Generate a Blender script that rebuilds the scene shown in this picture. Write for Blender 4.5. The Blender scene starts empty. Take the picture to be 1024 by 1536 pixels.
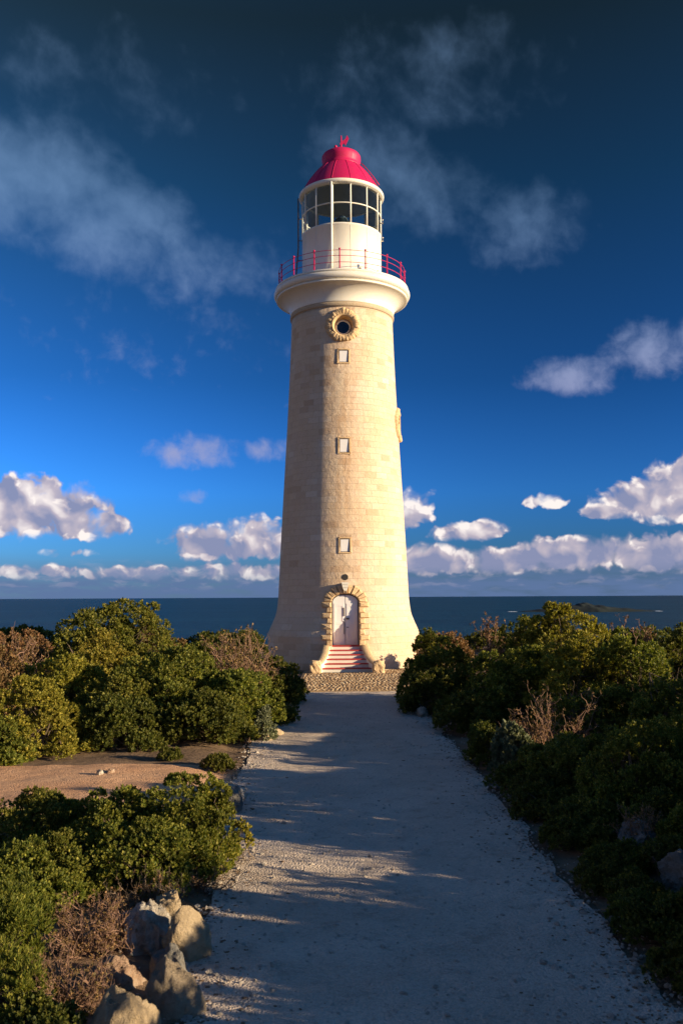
import bpy, bmesh, math, random
import numpy as np
from mathutils import Matrix, Vector, noise as mnoise

S = bpy.context.scene
COL = S.collection
rad = math.radians

# ------------------------------------------------------------------ camera
F_PX, PITCH, ROLL, EYE = 1350.0, math.atan(127 / 1350), rad(0.3), 3.2
cam_d = bpy.data.cameras.new("camera")
cam_d.sensor_fit = 'VERTICAL'
cam_d.sensor_height = 36.0
cam_d.lens = F_PX / 1536 * 36.0
cam_d.clip_start = 0.1
cam_d.clip_end = 300000
cam_d.dof.use_dof = True
cam_d.dof.focus_distance = 36.0
cam_d.dof.aperture_fstop = 4.0
cam = bpy.data.objects.new("camera", cam_d)
COL.objects.link(cam)
cam.matrix_world = (Matrix.Translation((0, 0, EYE)) @ Matrix.Rotation(math.pi / 2 + PITCH, 4, 'X')
                    @ Matrix.Rotation(-ROLL, 4, 'Z'))
S.camera = cam

# ------------------------------------------------------------------ light and exposure
SUN_AZ, SUN_EL = 110.0, 11.8            # degrees clockwise from +Y, degrees up
S.view_settings.view_transform = 'Standard'
S.view_settings.look = 'None'
S.view_settings.gamma = 1.0
S.view_settings.exposure = 0.9
EXP = 2 ** 0.9
S.cycles.max_bounces = 6
S.cycles.diffuse_bounces = 3
S.cycles.glossy_bounces = 3
S.cycles.transparent_max_bounces = 12
S.cycles.caustics_reflective = False
S.cycles.caustics_refractive = False
S.cycles.use_denoising = True
sun_dir = Vector((math.sin(rad(SUN_AZ)) * math.cos(rad(SUN_EL)),
                  math.cos(rad(SUN_AZ)) * math.cos(rad(SUN_EL)), math.sin(rad(SUN_EL))))
sun_d = bpy.data.lights.new("sun", 'SUN')
sun_d.energy = 5.0
sun_d.angle = rad(0.5)
sun_d.color = (1.0, 0.785, 0.50)
sun = bpy.data.objects.new("sun", sun_d)
COL.objects.link(sun)
sun.rotation_euler = sun_dir.to_track_quat('Z', 'Y').to_euler()
sun.location = sun_dir * 60

# ------------------------------------------------------------------ node helpers
class NT:
    """Small wrapper: every call adds one node and returns its output socket."""
    def __init__(self, tree):
        self.t = tree
        tree.nodes.clear()

    def node(self, kind, **kw):
        n = self.t.nodes.new(kind)
        for k, v in kw.items():
            setattr(n, k, v)
        return n

    def put(self, sock, v):
        if hasattr(v, 'is_linked') or isinstance(v, bpy.types.NodeSocket):
            self.t.links.new(v, sock)
        elif v is not None:
            if sock.type == 'RGBA' and not isinstance(v, (int, float)) and len(v) == 3:
                v = (*v, 1)
            sock.default_value = v

    def m(self, op, a, b=None, c=None, clamp=False):
        n = self.node('ShaderNodeMath', operation=op, use_clamp=clamp)
        self.put(n.inputs[0], a)
        self.put(n.inputs[1], b)
        self.put(n.inputs[2], c)
        return n.outputs[0]

    def vm(self, op, a, b=None, s=None):
        n = self.node('ShaderNodeVectorMath', operation=op)
        self.put(n.inputs[0], a)
        self.put(n.inputs[1], b)
        if s is not None:
            self.put(n.inputs['Scale'], s)
        return n.outputs['Value'] if op in ('DOT_PRODUCT', 'LENGTH', 'DISTANCE') else n.outputs[0]

    def mix(self, f, a, b, mode='MIX'):
        n = self.node('ShaderNodeMix', data_type='RGBA', blend_type=mode)
        n.clamp_factor = True
        self.put(n.inputs[0], f)
        self.put(n.inputs[6], a)
        self.put(n.inputs[7], b)
        return n.outputs[2]

    def ss(self, v, lo, hi, a=0.0, b=1.0, kind='SMOOTHSTEP'):
        n = self.node('ShaderNodeMapRange', interpolation_type=kind)
        self.put(n.inputs[0], v)
        for i, x in enumerate((lo, hi, a, b)):
            self.put(n.inputs[i + 1], x)
        return n.outputs[0]

    def noise(self, vec, scale, detail=4, rough=0.55, dims='3D', dist=0.0, out=0):
        n = self.node('ShaderNodeTexNoise', noise_dimensions=dims)
        self.put(n.inputs['Vector'], vec)
        n.inputs['Scale'].default_value = scale
        n.inputs['Detail'].default_value = detail
        n.inputs['Roughness'].default_value = rough
        n.inputs['Distortion'].default_value = dist
        return n.outputs[out]

    def voro(self, vec, scale, feature='F1', dims='3D', detail=0, out='Distance', smooth=None, rnd=1.0):
        n = self.node('ShaderNodeTexVoronoi', feature=feature, voronoi_dimensions=dims)
        self.put(n.inputs['Vector'], vec)
        n.inputs['Scale'].default_value = scale
        n.inputs['Randomness'].default_value = rnd
        if 'Detail' in n.inputs:
            n.inputs['Detail'].default_value = detail
        if smooth is not None:
            n.inputs['Smoothness'].default_value = smooth
        return n.outputs[out]

    def ramp(self, f, stops):
        n = self.node('ShaderNodeValToRGB')
        e = n.color_ramp.elements
        while len(e) < len(stops):
            e.new(0.5)
        for el, (p, c) in zip(e, stops):
            el.position = p
            el.color = (*c, 1)
        self.put(n.inputs[0], f)
        return n.outputs[0]

    def comb(self, x, y, z=0.0):
        n = self.node('ShaderNodeCombineXYZ')
        for i, v in enumerate((x, y, z)):
            self.put(n.inputs[i], v)
        return n.outputs[0]

    def sep(self, v):
        n = self.node('ShaderNodeSeparateXYZ')
        self.put(n.inputs[0], v)
        return n.outputs

    def coord(self, which='Object'):
        return self.node('ShaderNodeTexCoord').outputs[which]

    def bump(self, h, strength=0.5, dist=0.02, normal=None):
        n = self.node('ShaderNodeBump')
        n.inputs['Strength'].default_value = strength
        n.inputs['Distance'].default_value = dist
        self.put(n.inputs['Height'], h)
        if normal is not None:
            self.put(n.inputs['Normal'], normal)
        return n.outputs[0]

    def out(self, shader, world=False):
        o = self.node('ShaderNodeOutputWorld' if world else 'ShaderNodeOutputMaterial')
        self.t.links.new(shader, o.inputs[0])


def pbr(nt, color, rough=0.7, normal=None, spec=0.3, **kw):
    b = nt.node('ShaderNodeBsdfPrincipled')
    nt.put(b.inputs['Base Color'], color)
    nt.put(b.inputs['Roughness'], rough)
    nt.put(b.inputs['Specular IOR Level'], spec)
    if normal is not None:
        nt.put(b.inputs['Normal'], normal)
    for k, v in kw.items():
        nt.put(b.inputs[k], v)
    return b.outputs[0]


def mat(name):
    mt = bpy.data.materials.new(name)
    mt.use_nodes = True
    return mt, NT(mt.node_tree)

# ------------------------------------------------------------------ sky: Nishita seen through a polarised blue tint, clouds by direction
world = bpy.data.worlds.new("World")
S.world = world
world.use_nodes = True
w = NT(world.node_tree)
sky = w.node('ShaderNodeTexSky', sky_type='NISHITA', sun_disc=False)
sky.sun_elevation = rad(SUN_EL)
sky.sun_rotation = rad(SUN_AZ)
sky.ozone_density = 3
sky.dust_density = 0.3
SKY_STRENGTH = 0.1
d = w.vm('NORMALIZE', w.coord('Generated'))
dx, dy, dz = w.sep(d)
az = w.m('MULTIPLY', w.m('ARCTAN2', dx, dy), 180 / math.pi)
el = w.m('MULTIPLY', w.m('ARCSINE', dz), 180 / math.pi)
p = w.comb(az, el, 0.0)
# polarisation of the clear sky by angle from the sun
cg = w.vm('DOT_PRODUCT', d, tuple(sun_dir))
cg2 = w.m('MULTIPLY', cg, cg)
pol = w.m('DIVIDE', w.m('SUBTRACT', 1.0, cg2), w.m('ADD', 1.0, cg2))
low = w.ss(el, 36, 60)
polf = w.m('SUBTRACT', 1.0, w.m('MULTIPLY', pol, w.m('MULTIPLY_ADD', low, -0.60, 0.60)))
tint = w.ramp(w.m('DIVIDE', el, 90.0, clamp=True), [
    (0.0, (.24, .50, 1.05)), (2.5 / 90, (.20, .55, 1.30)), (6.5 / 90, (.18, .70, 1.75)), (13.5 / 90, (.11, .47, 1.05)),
    (25 / 90, (.13, .37, .54)), (34 / 90, (.19, .25, .23)), (60 / 90, (.30, .60, .88)), (1.0, (.38, .72, 1.08))])  # overhead stops brightened beyond the view, added fill for the shade below
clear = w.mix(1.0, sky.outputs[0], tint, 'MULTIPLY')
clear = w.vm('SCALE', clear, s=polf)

def blob(c, wx, wu, k=1.0, amp=1.0):
    """1 at the middle, 0 on an ellipse: width wx, height wu upward and wu/k downward."""
    x = w.m('DIVIDE', w.m('SUBTRACT', az, c[0]), wx)
    y = w.m('DIVIDE', w.m('SUBTRACT', el, c[1]), wu)
    if k != 1.0:
        y = w.m('MAXIMUM', y, w.m('MULTIPLY', y, -k))
    r2 = w.m('ADD', w.m('MULTIPLY', x, x), w.m('MULTIPLY', y, y))
    return w.m('MULTIPLY', w.m('SUBTRACT', 1.0, r2), amp)

def union(bs):
    o = bs[0]
    for b in bs[1:]:
        n = w.node('ShaderNodeMath', operation='SMOOTH_MAX')
        w.put(n.inputs[0], o)
        w.put(n.inputs[1], b)
        n.inputs[2].default_value = 0.15
        o = n.outputs[0]
    return o

def puffs(v, det=6):
    a = w.noise(v, 0.80, det, 0.50, '2D')
    b = w.voro(v, 0.95, 'SMOOTH_F1', '2D', min(2, det), smooth=0.5)
    return w.m('SUBTRACT', w.m('MULTIPLY', a, 1.35), w.m('MULTIPLY', b, 0.60))

warp = w.noise(p, 0.30, 3, 0.5, '2D', out=1)
pw = w.vm('ADD', p, w.vm('SCALE', w.vm('SUBTRACT', warp, (.5, .5, .5)), s=1.3))
pf = puffs(pw)
shn = lambda v: w.noise(v, 0.60, 3, 0.45, '2D')
sf = shn(pw)
sf2 = shn(w.vm('ADD', pw, (0.45, 0.50, 0)))
pf2 = puffs(w.vm('ADD', pw, (0.25, 0.55, 0)), 4)

# centre (azimuth, elevation), half width, half height upward, squash below, strength
CUM = [blob((-20.5, 5.4), 6.6, 2.3, 1.2, 1.6), blob((-16.2, 4.4), 3.6, 1.2, 1.2, 1.3),
       blob((-8.2, 3.3), 3.2, 1.5, 1.2, 1.2), blob((-5.4, 3.7), 3.0, 1.7, 1.0, 1.2),
       blob((19.8, 5.6), 4.6, 2.0, 1.4, 1.3), blob((22.0, 6.8), 3.6, 2.0, 1.4, 1.2), blob((16.6, 5.1), 2.0, .8, 1.4, 1.0),
       blob((8.0, 4.0), 2.9, .95, 1.3, 1.25), blob((4.6, 5.4), 1.9, 1.7, 1.2, 1.0), blob((13.0, 5.8), 1.8, .6, 1.2, .85),
       blob((5.5, 2.3), 5.5, 1.15, 1.0, 1.3), blob((10.0, 2.2), 5.0, 1.1, 1.0, 1.2), blob((14.3, 2.6), 4.6, 1.3, 1.0, 1.35), blob((20.5, 2.5), 6.0, 1.4, 1.0, 1.35),
       blob((-19.0, 1.6), 6.0, .55, 1.0, .85), blob((-12.0, 1.5), 5.0, .6, 1.0, .9), blob((-6.0, 1.6), 4.5, .7, 1.0, .95), blob((-17.0, 2.75), 2.0, .3, 1.0, .5),
       blob((-75, 8), 38, 13, 1.0, 1.2), blob((-125, 9), 34, 13, 1.0, 1.2), blob((55, 4), 22, 5, 1.0, 1.1), blob((175, 7), 40, 8, 1.0, 1.0)]  # left banks are unseen, added to light the tower's shaded flank
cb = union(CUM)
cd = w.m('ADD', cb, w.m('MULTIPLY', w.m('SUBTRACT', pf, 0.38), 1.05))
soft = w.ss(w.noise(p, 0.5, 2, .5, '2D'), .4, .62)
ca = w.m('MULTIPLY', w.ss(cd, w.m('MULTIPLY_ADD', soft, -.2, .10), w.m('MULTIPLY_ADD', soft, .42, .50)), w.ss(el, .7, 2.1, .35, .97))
thin = w.ss(cd, 0.95, 0.35)
lit = w.m('ADD', w.m('MULTIPLY', w.m('SUBTRACT', sf, sf2), 1.5), 0.22)
broad = w.noise(pw, 0.30, 2, 0.5, '2D')
lit = w.m('ADD', lit, w.m('MULTIPLY', w.m('SUBTRACT', broad, 0.5), 1.2))
cdu = w.m('ADD', cb, w.m('MULTIPLY', w.m('SUBTRACT', pf2, 0.38), 1.05))
lit = w.m('ADD', lit, w.m('MULTIPLY', w.ss(w.m('SUBTRACT', cdu, w.m('MULTIPLY', cd, .35)), 0.45, 0.0), w.ss(cd, .15, .6, .1, .62)))    # tops that face the sun and open sky
lit = w.m('ADD', lit, w.ss(el, 1.0, 5.5, -0.16, 0.16))
K = 1 / (EXP * SKY_STRENGTH)
c_sh = (.26 * K, .29 * K, .46 * K)
c_mid = (.54 * K, .48 * K, .56 * K)
c_lit = (1.05 * K, .95 * K, .90 * K)
lit = w.m('MAXIMUM', w.m('MINIMUM', lit, 1.0), 0.0)
ccol = w.mix(w.ss(lit, 0.0, 0.5, kind='LINEAR'), c_sh, c_mid)
ccol = w.mix(w.ss(lit, 0.5, 1.0, kind='LINEAR'), ccol, c_lit)
# high thin cloud, soft and blue
pw2 = w.vm('ADD', p, w.vm('SCALE', w.vm('SUBTRACT', w.noise(p, 0.14, 2, 0.5, '2D', out=1), (.5, .5, .5)), s=3.0))
pr = w.node('ShaderNodeVectorRotate', rotation_type='Z_AXIS')
w.put(pr.inputs['Vector'], pw2)
pr.inputs['Angle'].default_value = rad(30)
fib = w.noise(w.vm('MULTIPLY', pr.outputs[0], (0.75, 1.1, 1)), 0.36, 6, 0.50, '2D')
fib = w.m('ADD', w.m('MULTIPLY', fib, .75), w.m('MULTIPLY', w.noise(pw, 0.8, 6, .55, '2D'), w.ss(el, 8, 26, 1.3, .35)))
fib = w.m('SUBTRACT', fib, w.ss(el, 8, 26, .52, 0.05))
WIS = [blob((-20, 24.6), 7.5, 4.2, 1.0, 1.5), blob((-14.5, 22.4), 6.0, 3.4, 1.0, 1.5), blob((-10, 20.3), 4.5, 2.6, 1.0, 1.0), blob((-5, 20.5), 4, 2.6, 1.0, .5), blob((-12, 17.5), 7, 3, 1.0, .15),
       blob((1.8, 26.3), 4.8, 3.8, 1.0, .95), blob((6.0, 24.6), 5, 3.0, 1.0, .85), blob((12, 22.5), 4.4, 2.8, 1.0, .85), blob((5.5, 31), 9, 3.2, 1.0, .6),
       blob((14.8, 13.3), 3.6, 1.6, 1.3, 1.5), blob((19.3, 14.6), 3.8, 2.1, 1.2, 1.3), blob((-9.2, 9.0), 3.4, 1.4, 1.3, 1.4), blob((-4.6, 9.3), 2.6, .9, 1.0, .9), blob((-9.5, 6.3), 1.2, .5, 1.0, .7),
       blob((-16, 30), 9, 3, 1.0, .35), blob((60, 24), 30, 9, 1.0, .8), blob((-70, 30), 26, 9, 1.0, .8)]
wd = w.m('ADD', union(WIS), w.m('MULTIPLY', w.m('SUBTRACT', fib, 0.5), 2.0))
wa = w.m('MULTIPLY', w.ss(wd, 0.0, 2.2, kind='SMOOTHSTEP'), w.ss(el, 8, 28, 0.78, 0.46))
wcol = w.mix(w.ss(el, 7, 25), (.40 * K, .40 * K, .60 * K), (.23 * K, .39 * K, .66 * K))
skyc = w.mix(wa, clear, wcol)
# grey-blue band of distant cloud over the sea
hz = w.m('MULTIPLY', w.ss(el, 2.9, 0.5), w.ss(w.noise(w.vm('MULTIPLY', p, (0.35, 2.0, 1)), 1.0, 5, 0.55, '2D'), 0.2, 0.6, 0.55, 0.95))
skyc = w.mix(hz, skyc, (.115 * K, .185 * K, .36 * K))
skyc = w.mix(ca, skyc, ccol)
# torn streaks of far cloud low over the horizon
far = w.noise(w.vm('MULTIPLY', pw, (0.55, 1.9, 1)), 1.0, 5, 0.55, '2D')
fa = w.m('MULTIPLY', w.ss(far, .52, .72, 0, .28), w.m('MULTIPLY', w.ss(el, .25, .9), w.ss(el, 2.6, 1.6)))
skyc = w.mix(fa, skyc, (.42 * K, .40 * K, .54 * K))
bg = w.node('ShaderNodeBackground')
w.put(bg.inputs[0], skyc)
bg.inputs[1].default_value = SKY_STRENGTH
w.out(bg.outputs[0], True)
world.cycles.sampling_method = 'MANUAL'
world.cycles.sample_map_resolution = 512

# ------------------------------------------------------------------ object helpers
def link(name, me, m=None, parent=None):
    o = bpy.data.objects.new(name, me)
    COL.objects.link(o)
    if m is not None:
        me.materials.clear()
        me.materials.append(m)
    if parent is not None:
        o.parent = parent
    return o

def empty(name, loc=(0, 0, 0)):
    o = bpy.data.objects.new(name, None)
    o.empty_display_size = 0.3
    o.location = loc
    COL.objects.link(o)
    return o

def tag(o, label=None, cat=None, group=None, kind=None):
    for k, v in (('label', label), ('category', cat), ('group', group), ('kind', kind)):
        if v:
            o[k] = v
    return o

class MB:
    """Collects vertices and faces for ONE mesh."""
    def __init__(self):
        self.v, self.f, self.s = [], [], []

    def add(self, verts, faces, smooth=False):
        n = len(self.v)
        self.v += [tuple(x) for x in verts]
        for f in faces:
            self.f.append([i + n for i in f])
            self.s.append(smooth)

    def box(self, a, b):
        (x0, y0, z0), (x1, y1, z1) = a, b
        self.add([(x0, y0, z0), (x1, y0, z0), (x1, y1, z0), (x0, y1, z0), (x0, y0, z1), (x1, y0, z1), (x1, y1, z1), (x0, y1, z1)],
                 [(0, 3, 2, 1), (4, 5, 6, 7), (0, 1, 5, 4), (1, 2, 6, 5), (2, 3, 7, 6), (3, 0, 4, 7)])

    def lathe(self, prof, n=96, a0=0.0, a1=2 * math.pi, smooth=True):
        full = abs(a1 - a0 - 2 * math.pi) < 1e-6
        k = n if full else n + 1
        vs, fs = [], []
        for r, z in prof:
            for i in range(k):
                a = a0 + (a1 - a0) * i / n
                vs.append((r * math.sin(a), -r * math.cos(a), z))
        for j in range(len(prof) - 1):
            for i in range(n):
                i2 = (i + 1) % k
                fs.append((j * k + i, j * k + i2, (j + 1) * k + i2, (j + 1) * k + i))
        self.add(vs, fs, smooth)
        return k

    def tube(self, pts, r, n=8, smooth=True, closed=False, caps=True):
        pts = [Vector(q) for q in pts]
        rs = r if isinstance(r, (list, tuple)) else [r] * len(pts)
        vs, fs = [], []
        for i, q in enumerate(pts):
            if closed:
                t = pts[(i + 1) % len(pts)] - pts[i - 1]
            else:
                t = pts[min(i + 1, len(pts) - 1)] - pts[max(i - 1, 0)]
            t.normalize()
            ref = Vector((0, 0, 1)) if abs(t.z) < 0.9 else Vector((1, 0, 0))
            u = t.cross(ref).normalized()
            v = t.cross(u)
            for j in range(n):
                a = 2 * math.pi * j / n
                vs.append(q + (u * math.cos(a) + v * math.sin(a)) * rs[i])
        m_ = len(pts)
        for i in range(m_ if closed else m_ - 1):
            i2 = (i + 1) % m_
            for j in range(n):
                j2 = (j + 1) % n
                fs.append((i * n + j, i * n + j2, i2 * n + j2, i2 * n + j))
        if not closed and caps:
            fs.append(tuple(range(n - 1, -1, -1)))
            fs.append(tuple((m_ - 1) * n + j for j in range(n)))
        self.add(vs, fs, smooth)

    def ball(self, c, r, n=10):
        prof = [(max(1e-4, math.sin(math.pi * i / n)) * r, -math.cos(math.pi * i / n) * r) for i in range(n + 1)]
        m0 = MB()
        m0.lathe(prof, n * 2)
        self.add([(x + c[0], y + c[1], z + c[2]) for x, y, z in m0.v], m0.f, True)

    def mesh(self, name):
        me = bpy.data.meshes.new(name)
        me.from_pydata(self.v, [], self.f)
        me.polygons.foreach_set('use_smooth', self.s)
        me.update()
        return me

    def build(self, name, m, parent=None):
        return link(name, self.mesh(name), m, parent)

def quads_mesh(name, V, Q, smooth=False):
    """V (n,3), Q (m,4) numpy -> mesh, fast."""
    me = bpy.data.meshes.new(name)
    me.vertices.add(len(V))
    me.vertices.foreach_set('co', np.asarray(V, dtype=np.float32).ravel())
    m_ = len(Q)
    me.loops.add(m_ * 4)
    me.loops.foreach_set('vertex_index', np.asarray(Q, dtype=np.int32).ravel())
    me.polygons.add(m_)
    me.polygons.foreach_set('loop_start', np.arange(m_, dtype=np.int32) * 4)
    me.polygons.foreach_set('use_smooth', np.full(m_, smooth))
    me.update(calc_edges=True)
    return me

def fbm(x, y, z=0.0, o=4):
    return mnoise.fractal(Vector((x, y, z)), 1.0, 2.0, o)

# ------------------------------------------------------------------ materials
def stone_mat():
    m, n = mat("limestone_blocks")
    c = n.coord('Object')
    x, y, z = n.sep(c)
    ang = n.m('ARCTAN2', x, n.m('MULTIPLY', y, -1.0))
    uv = n.comb(n.m('MULTIPLY', ang, 3.0), z, 0.0)
    uvw = n.vm('ADD', uv, n.vm('SCALE', n.vm('SUBTRACT', n.noise(c, 2.5, 2, .5, out=1), (.5, .5, .5)), s=0.03))
    br = n.node('ShaderNodeTexBrick')
    n.put(br.inputs['Vector'], uvw)
    for k, v in (('Scale', 1.0), ('Brick Width', 0.66), ('Row Height', 0.285), ('Mortar Size', 0.012), ('Mortar Smooth', 0.7), ('Bias', 0.0)):
        br.inputs[k].default_value = v
    br.inputs['Color1'].default_value = (0, 0, 0, 1)
    br.inputs['Color2'].default_value = (1, 1, 1, 1)
    br.inputs['Mortar'].default_value = (.5, .5, .5, 1)
    tone = n.ramp(br.outputs[0], [(0.0, (.54, .39, .27)), (.14, (.64, .50, .37)), (.5, (.70, .565, .415)), (.85, (.66, .51, .38)), (1.0, (.73, .62, .49))])
    big = n.noise(c, 0.5, 5, .6)
    col = n.mix(n.ss(big, .35, .7), tone, (.62, .42, .24), 'MIX')
    col = n.mix(0.45, tone, col)
    fine = n.noise(c, 9, 6, .65)
    col = n.mix(n.ss(fine, .52, .75, 0, .45), col, (.42, .28, .16))
    # rain stains running down under the small windows
    st = n.m('MULTIPLY', n.ss(n.m('ABSOLUTE', n.m('ADD', n.m('MULTIPLY', ang, 3.0), 0.05)), .85, .1), n.ss(n.noise(n.vm('MULTIPLY', c, (3.5, 3.5, .45)), 1.0, 4, .6), .42, .68))
    col = n.mix(n.m('MULTIPLY', st, .45), col, (.52, .30, .15))
    col = n.mix(n.m('MULTIPLY', br.outputs['Fac'], .35), col, (.46, .33, .21))
    h = n.m('ADD', n.m('MULTIPLY', br.outputs['Fac'], -.55), n.m('MULTIPLY', n.noise(c, 14, 7, .75), 1.15))
    h = n.m('ADD', h, n.m('MULTIPLY', br.outputs[0], .45))
    h = n.m('ADD', h, n.m('MULTIPLY', n.noise(c, 3.2, 3, .6), 2.6))
    n.out(pbr(n, col, .9, n.bump(h, .8, .02), .15))
    return m

def plain_stone(name, col, bump=.8, scale=10, dark=(.4, .28, .17)):
    m, n = mat(name)
    c = n.coord('Object')
    f = n.noise(c, scale, 6, .65)
    k = n.mix(n.ss(f, .48, .75, 0, .6), col, dark)
    k = n.mix(n.ss(n.noise(c, scale * .22, 3, .6), .4, .7, 0, .4), k, tuple(a * .82 for a in col))
    n.out(pbr(n, k, .9, n.bump(n.noise(c, scale * 2, 5, .7), bump, .025), .15))
    return m

def paint(name, col, rough=.45, dirt=.25, dirtcol=(.45, .36, .25)):
    m, n = mat(name)
    c = n.coord('Object')
    f = n.noise(n.vm('MULTIPLY', c, (3, 3, .7)), 1.6, 6, .65)
    k = n.mix(n.ss(f, .5, .8, 0, dirt), col, dirtcol)
    n.out(pbr(n, k, n.ss(f, .3, .7, rough - .08, rough + .15), n.bump(n.noise(c, 14, 4, .6), .12, .01), .4))
    return m

M = {}
M['stone'] = stone_mat()
M['trim'] = plain_stone("rusticated_trim", (.66, .47, .27), 1.0, 8, (.40, .25, .13))
M['string'] = plain_stone("string_course", (.50, .40, .28), .8, 7)
M['white'] = paint("white_paint", (.80, .76, .66), .5, .18)
M['white_clean'] = paint("white_door_paint", (.82, .80, .80), .5, .15)
M['red'] = paint("red_paint", (.50, .007, .085), .55, .4, (.30, .02, .06))
M['red_step'] = paint("red_step_paint", (.46, .05, .045), .6, .4, (.28, .09, .07))
M['dark'] = paint("dark_metal", (.035, .032, .03), .5, .2, (.10, .06, .04))
M['grey_pipe'] = paint("grey_pipe", (.16, .13, .11), .6, .4, (.22, .11, .06))
M['ceiling'] = paint("lantern_lining", (.26, .28, .31), .7, .2, (.06, .06, .06))
M['brass'], n_ = mat("brass")
n_.out(pbr(n_, (.35, .22, .08), .4, None, .5, Metallic=.8))

def glass_mat():
    m, n = mat("clear_glass")
    fr = n.node('ShaderNodeFresnel')
    fr.inputs[0].default_value = 1.5
    a = n.node('ShaderNodeBsdfTransparent')
    a.inputs[0].default_value = (.80, .86, .88, 1)
    b = n.node('ShaderNodeBsdfGlossy')
    b.inputs['Roughness'].default_value = .04
    mx = n.node('ShaderNodeMixShader')
    n.t.links.new(fr.outputs[0], mx.inputs[0])
    n.t.links.new(a.outputs[0], mx.inputs[1])
    n.t.links.new(b.outputs[0], mx.inputs[2])
    n.out(mx.outputs[0])
    return m
M['glass'] = glass_mat()
M['lens'], n_ = mat("lens_glass")
n_.out(pbr(n_, (.06, .08, .08), .12, None, .8))
M['window_dark'], n_ = mat("dark_window_glass")
n_.out(pbr(n_, (.008, .011, .015), .08, None, .6))

def leaf_mat(name, c0, c1, c2, trans=.35):
    """Leaves: hue varies from leaf to leaf and from patch to patch."""
    m, n = mat(name)
    r = n.node('ShaderNodeNewGeometry').outputs['Random Per Island']
    col = n.ramp(r, [(0.0, c0), (.55, c1), (.9, c2), (1.0, tuple(min(1, a * 1.5) for a in c2))])
    oi = n.node('ShaderNodeObjectInfo').outputs['Random']
    hs = n.node('ShaderNodeHueSaturation')
    n.put(hs.inputs['Hue'], n.ss(oi, 0, 1, .485, .512, 'LINEAR'))
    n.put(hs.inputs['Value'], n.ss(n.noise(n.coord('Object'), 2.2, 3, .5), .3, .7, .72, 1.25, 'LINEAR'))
    n.put(hs.inputs['Color'], col)
    a = pbr(n, hs.outputs[0], .55, None, .22)
    t = n.node('ShaderNodeBsdfTranslucent')
    n.put(t.inputs[0], n.mix(1.0, hs.outputs[0], (1.1, 1.15, .45), 'MULTIPLY'))
    mx = n.node('ShaderNodeMixShader')
    mx.inputs[0].default_value = trans
    n.t.links.new(a, mx.inputs[1])
    n.t.links.new(t.outputs[0], mx.inputs[2])
    n.out(mx.outputs[0])
    return m
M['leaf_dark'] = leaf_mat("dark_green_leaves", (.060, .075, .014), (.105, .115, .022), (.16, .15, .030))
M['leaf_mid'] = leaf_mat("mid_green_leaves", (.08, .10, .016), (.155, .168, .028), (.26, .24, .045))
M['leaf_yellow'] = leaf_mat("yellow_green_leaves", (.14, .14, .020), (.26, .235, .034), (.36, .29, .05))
M['leaf_grey'] = leaf_mat("grey_green_leaves", (.12, .14, .085), (.17, .19, .11), (.22, .23, .13), .2)
M['leaf_brown'] = leaf_mat("brown_tinged_leaves", (.11, .085, .03), (.20, .12, .05), (.26, .15, .065), .2)
M['leaf_fine'] = leaf_mat("fine_soft_leaves", (.08, .105, .016), (.155, .17, .028), (.26, .24, .045))
M['twig'] = plain_stone("grey_brown_bark", (.17, .125, .09), .5, 14, (.09, .06, .045))
M['dry'] = plain_stone("dry_twigs", (.27, .165, .115), .3, 9, (.16, .08, .055))

def ground_mat():
    m, n = mat("sandy_soil")
    c = n.coord('Object')
    a = n.noise(c, .8, 6, .65)
    col = n.mix(n.ss(a, .35, .65), (.17, .115, .075), (.27, .185, .12))
    col = n.mix(n.ss(n.noise(c, 5, 5, .7), .5, .72, 0, .7), col, (.07, .05, .035))
    h = n.m('ADD', n.noise(c, 12, 6, .7), n.m('MULTIPLY', n.noise(c, 2.2, 4, .6), 1.5))
    n.out(pbr(n, col, .95, n.bump(h, .7, .06), .1))
    return m
M['ground'] = ground_mat()

def path_mat(name, c0, c1, dark):
    m, n = mat(name)
    c = n.coord('Object')
    a = n.noise(c, .55, 6, .6)
    col = n.mix(n.ss(a, .35, .68), c0, c1)
    col = n.mix(n.ss(n.noise(c, 2.3, 6, .7), .50, .72, 0, .7), col, dark)
    v = n.voro(c, 42, 'F1', '3D', 0, 'Color')
    vs = n.sep(v)
    col = n.mix(.18, col, n.ramp(vs[0], [(0, tuple(q * .45 for q in c0)), (.5, c0), (1, tuple(min(1, q * 1.35) for q in c1))]))
    dv = n.voro(c, 42, 'F1')
    h = n.m('ADD', n.m('MULTIPLY', dv, -.9), n.m('MULTIPLY', n.noise(c, 13, 6, .7), 1.3))
    h = n.m('ADD', h, n.m('MULTIPLY', n.noise(n.vm('MULTIPLY', c, (.7, 1.6, 1)), 2.6, 5, .65), 4.0))
    n.out(pbr(n, col, .95, n.bump(h, .75, .03), .1))
    return m
M['path'] = path_mat("pale_limestone_gravel", (.58, .475, .38), (.70, .58, .47), (.38, .29, .22))
M['track'] = path_mat("orange_sand", (.62, .35, .20), (.72, .45, .27), (.33, .19, .11))

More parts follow.
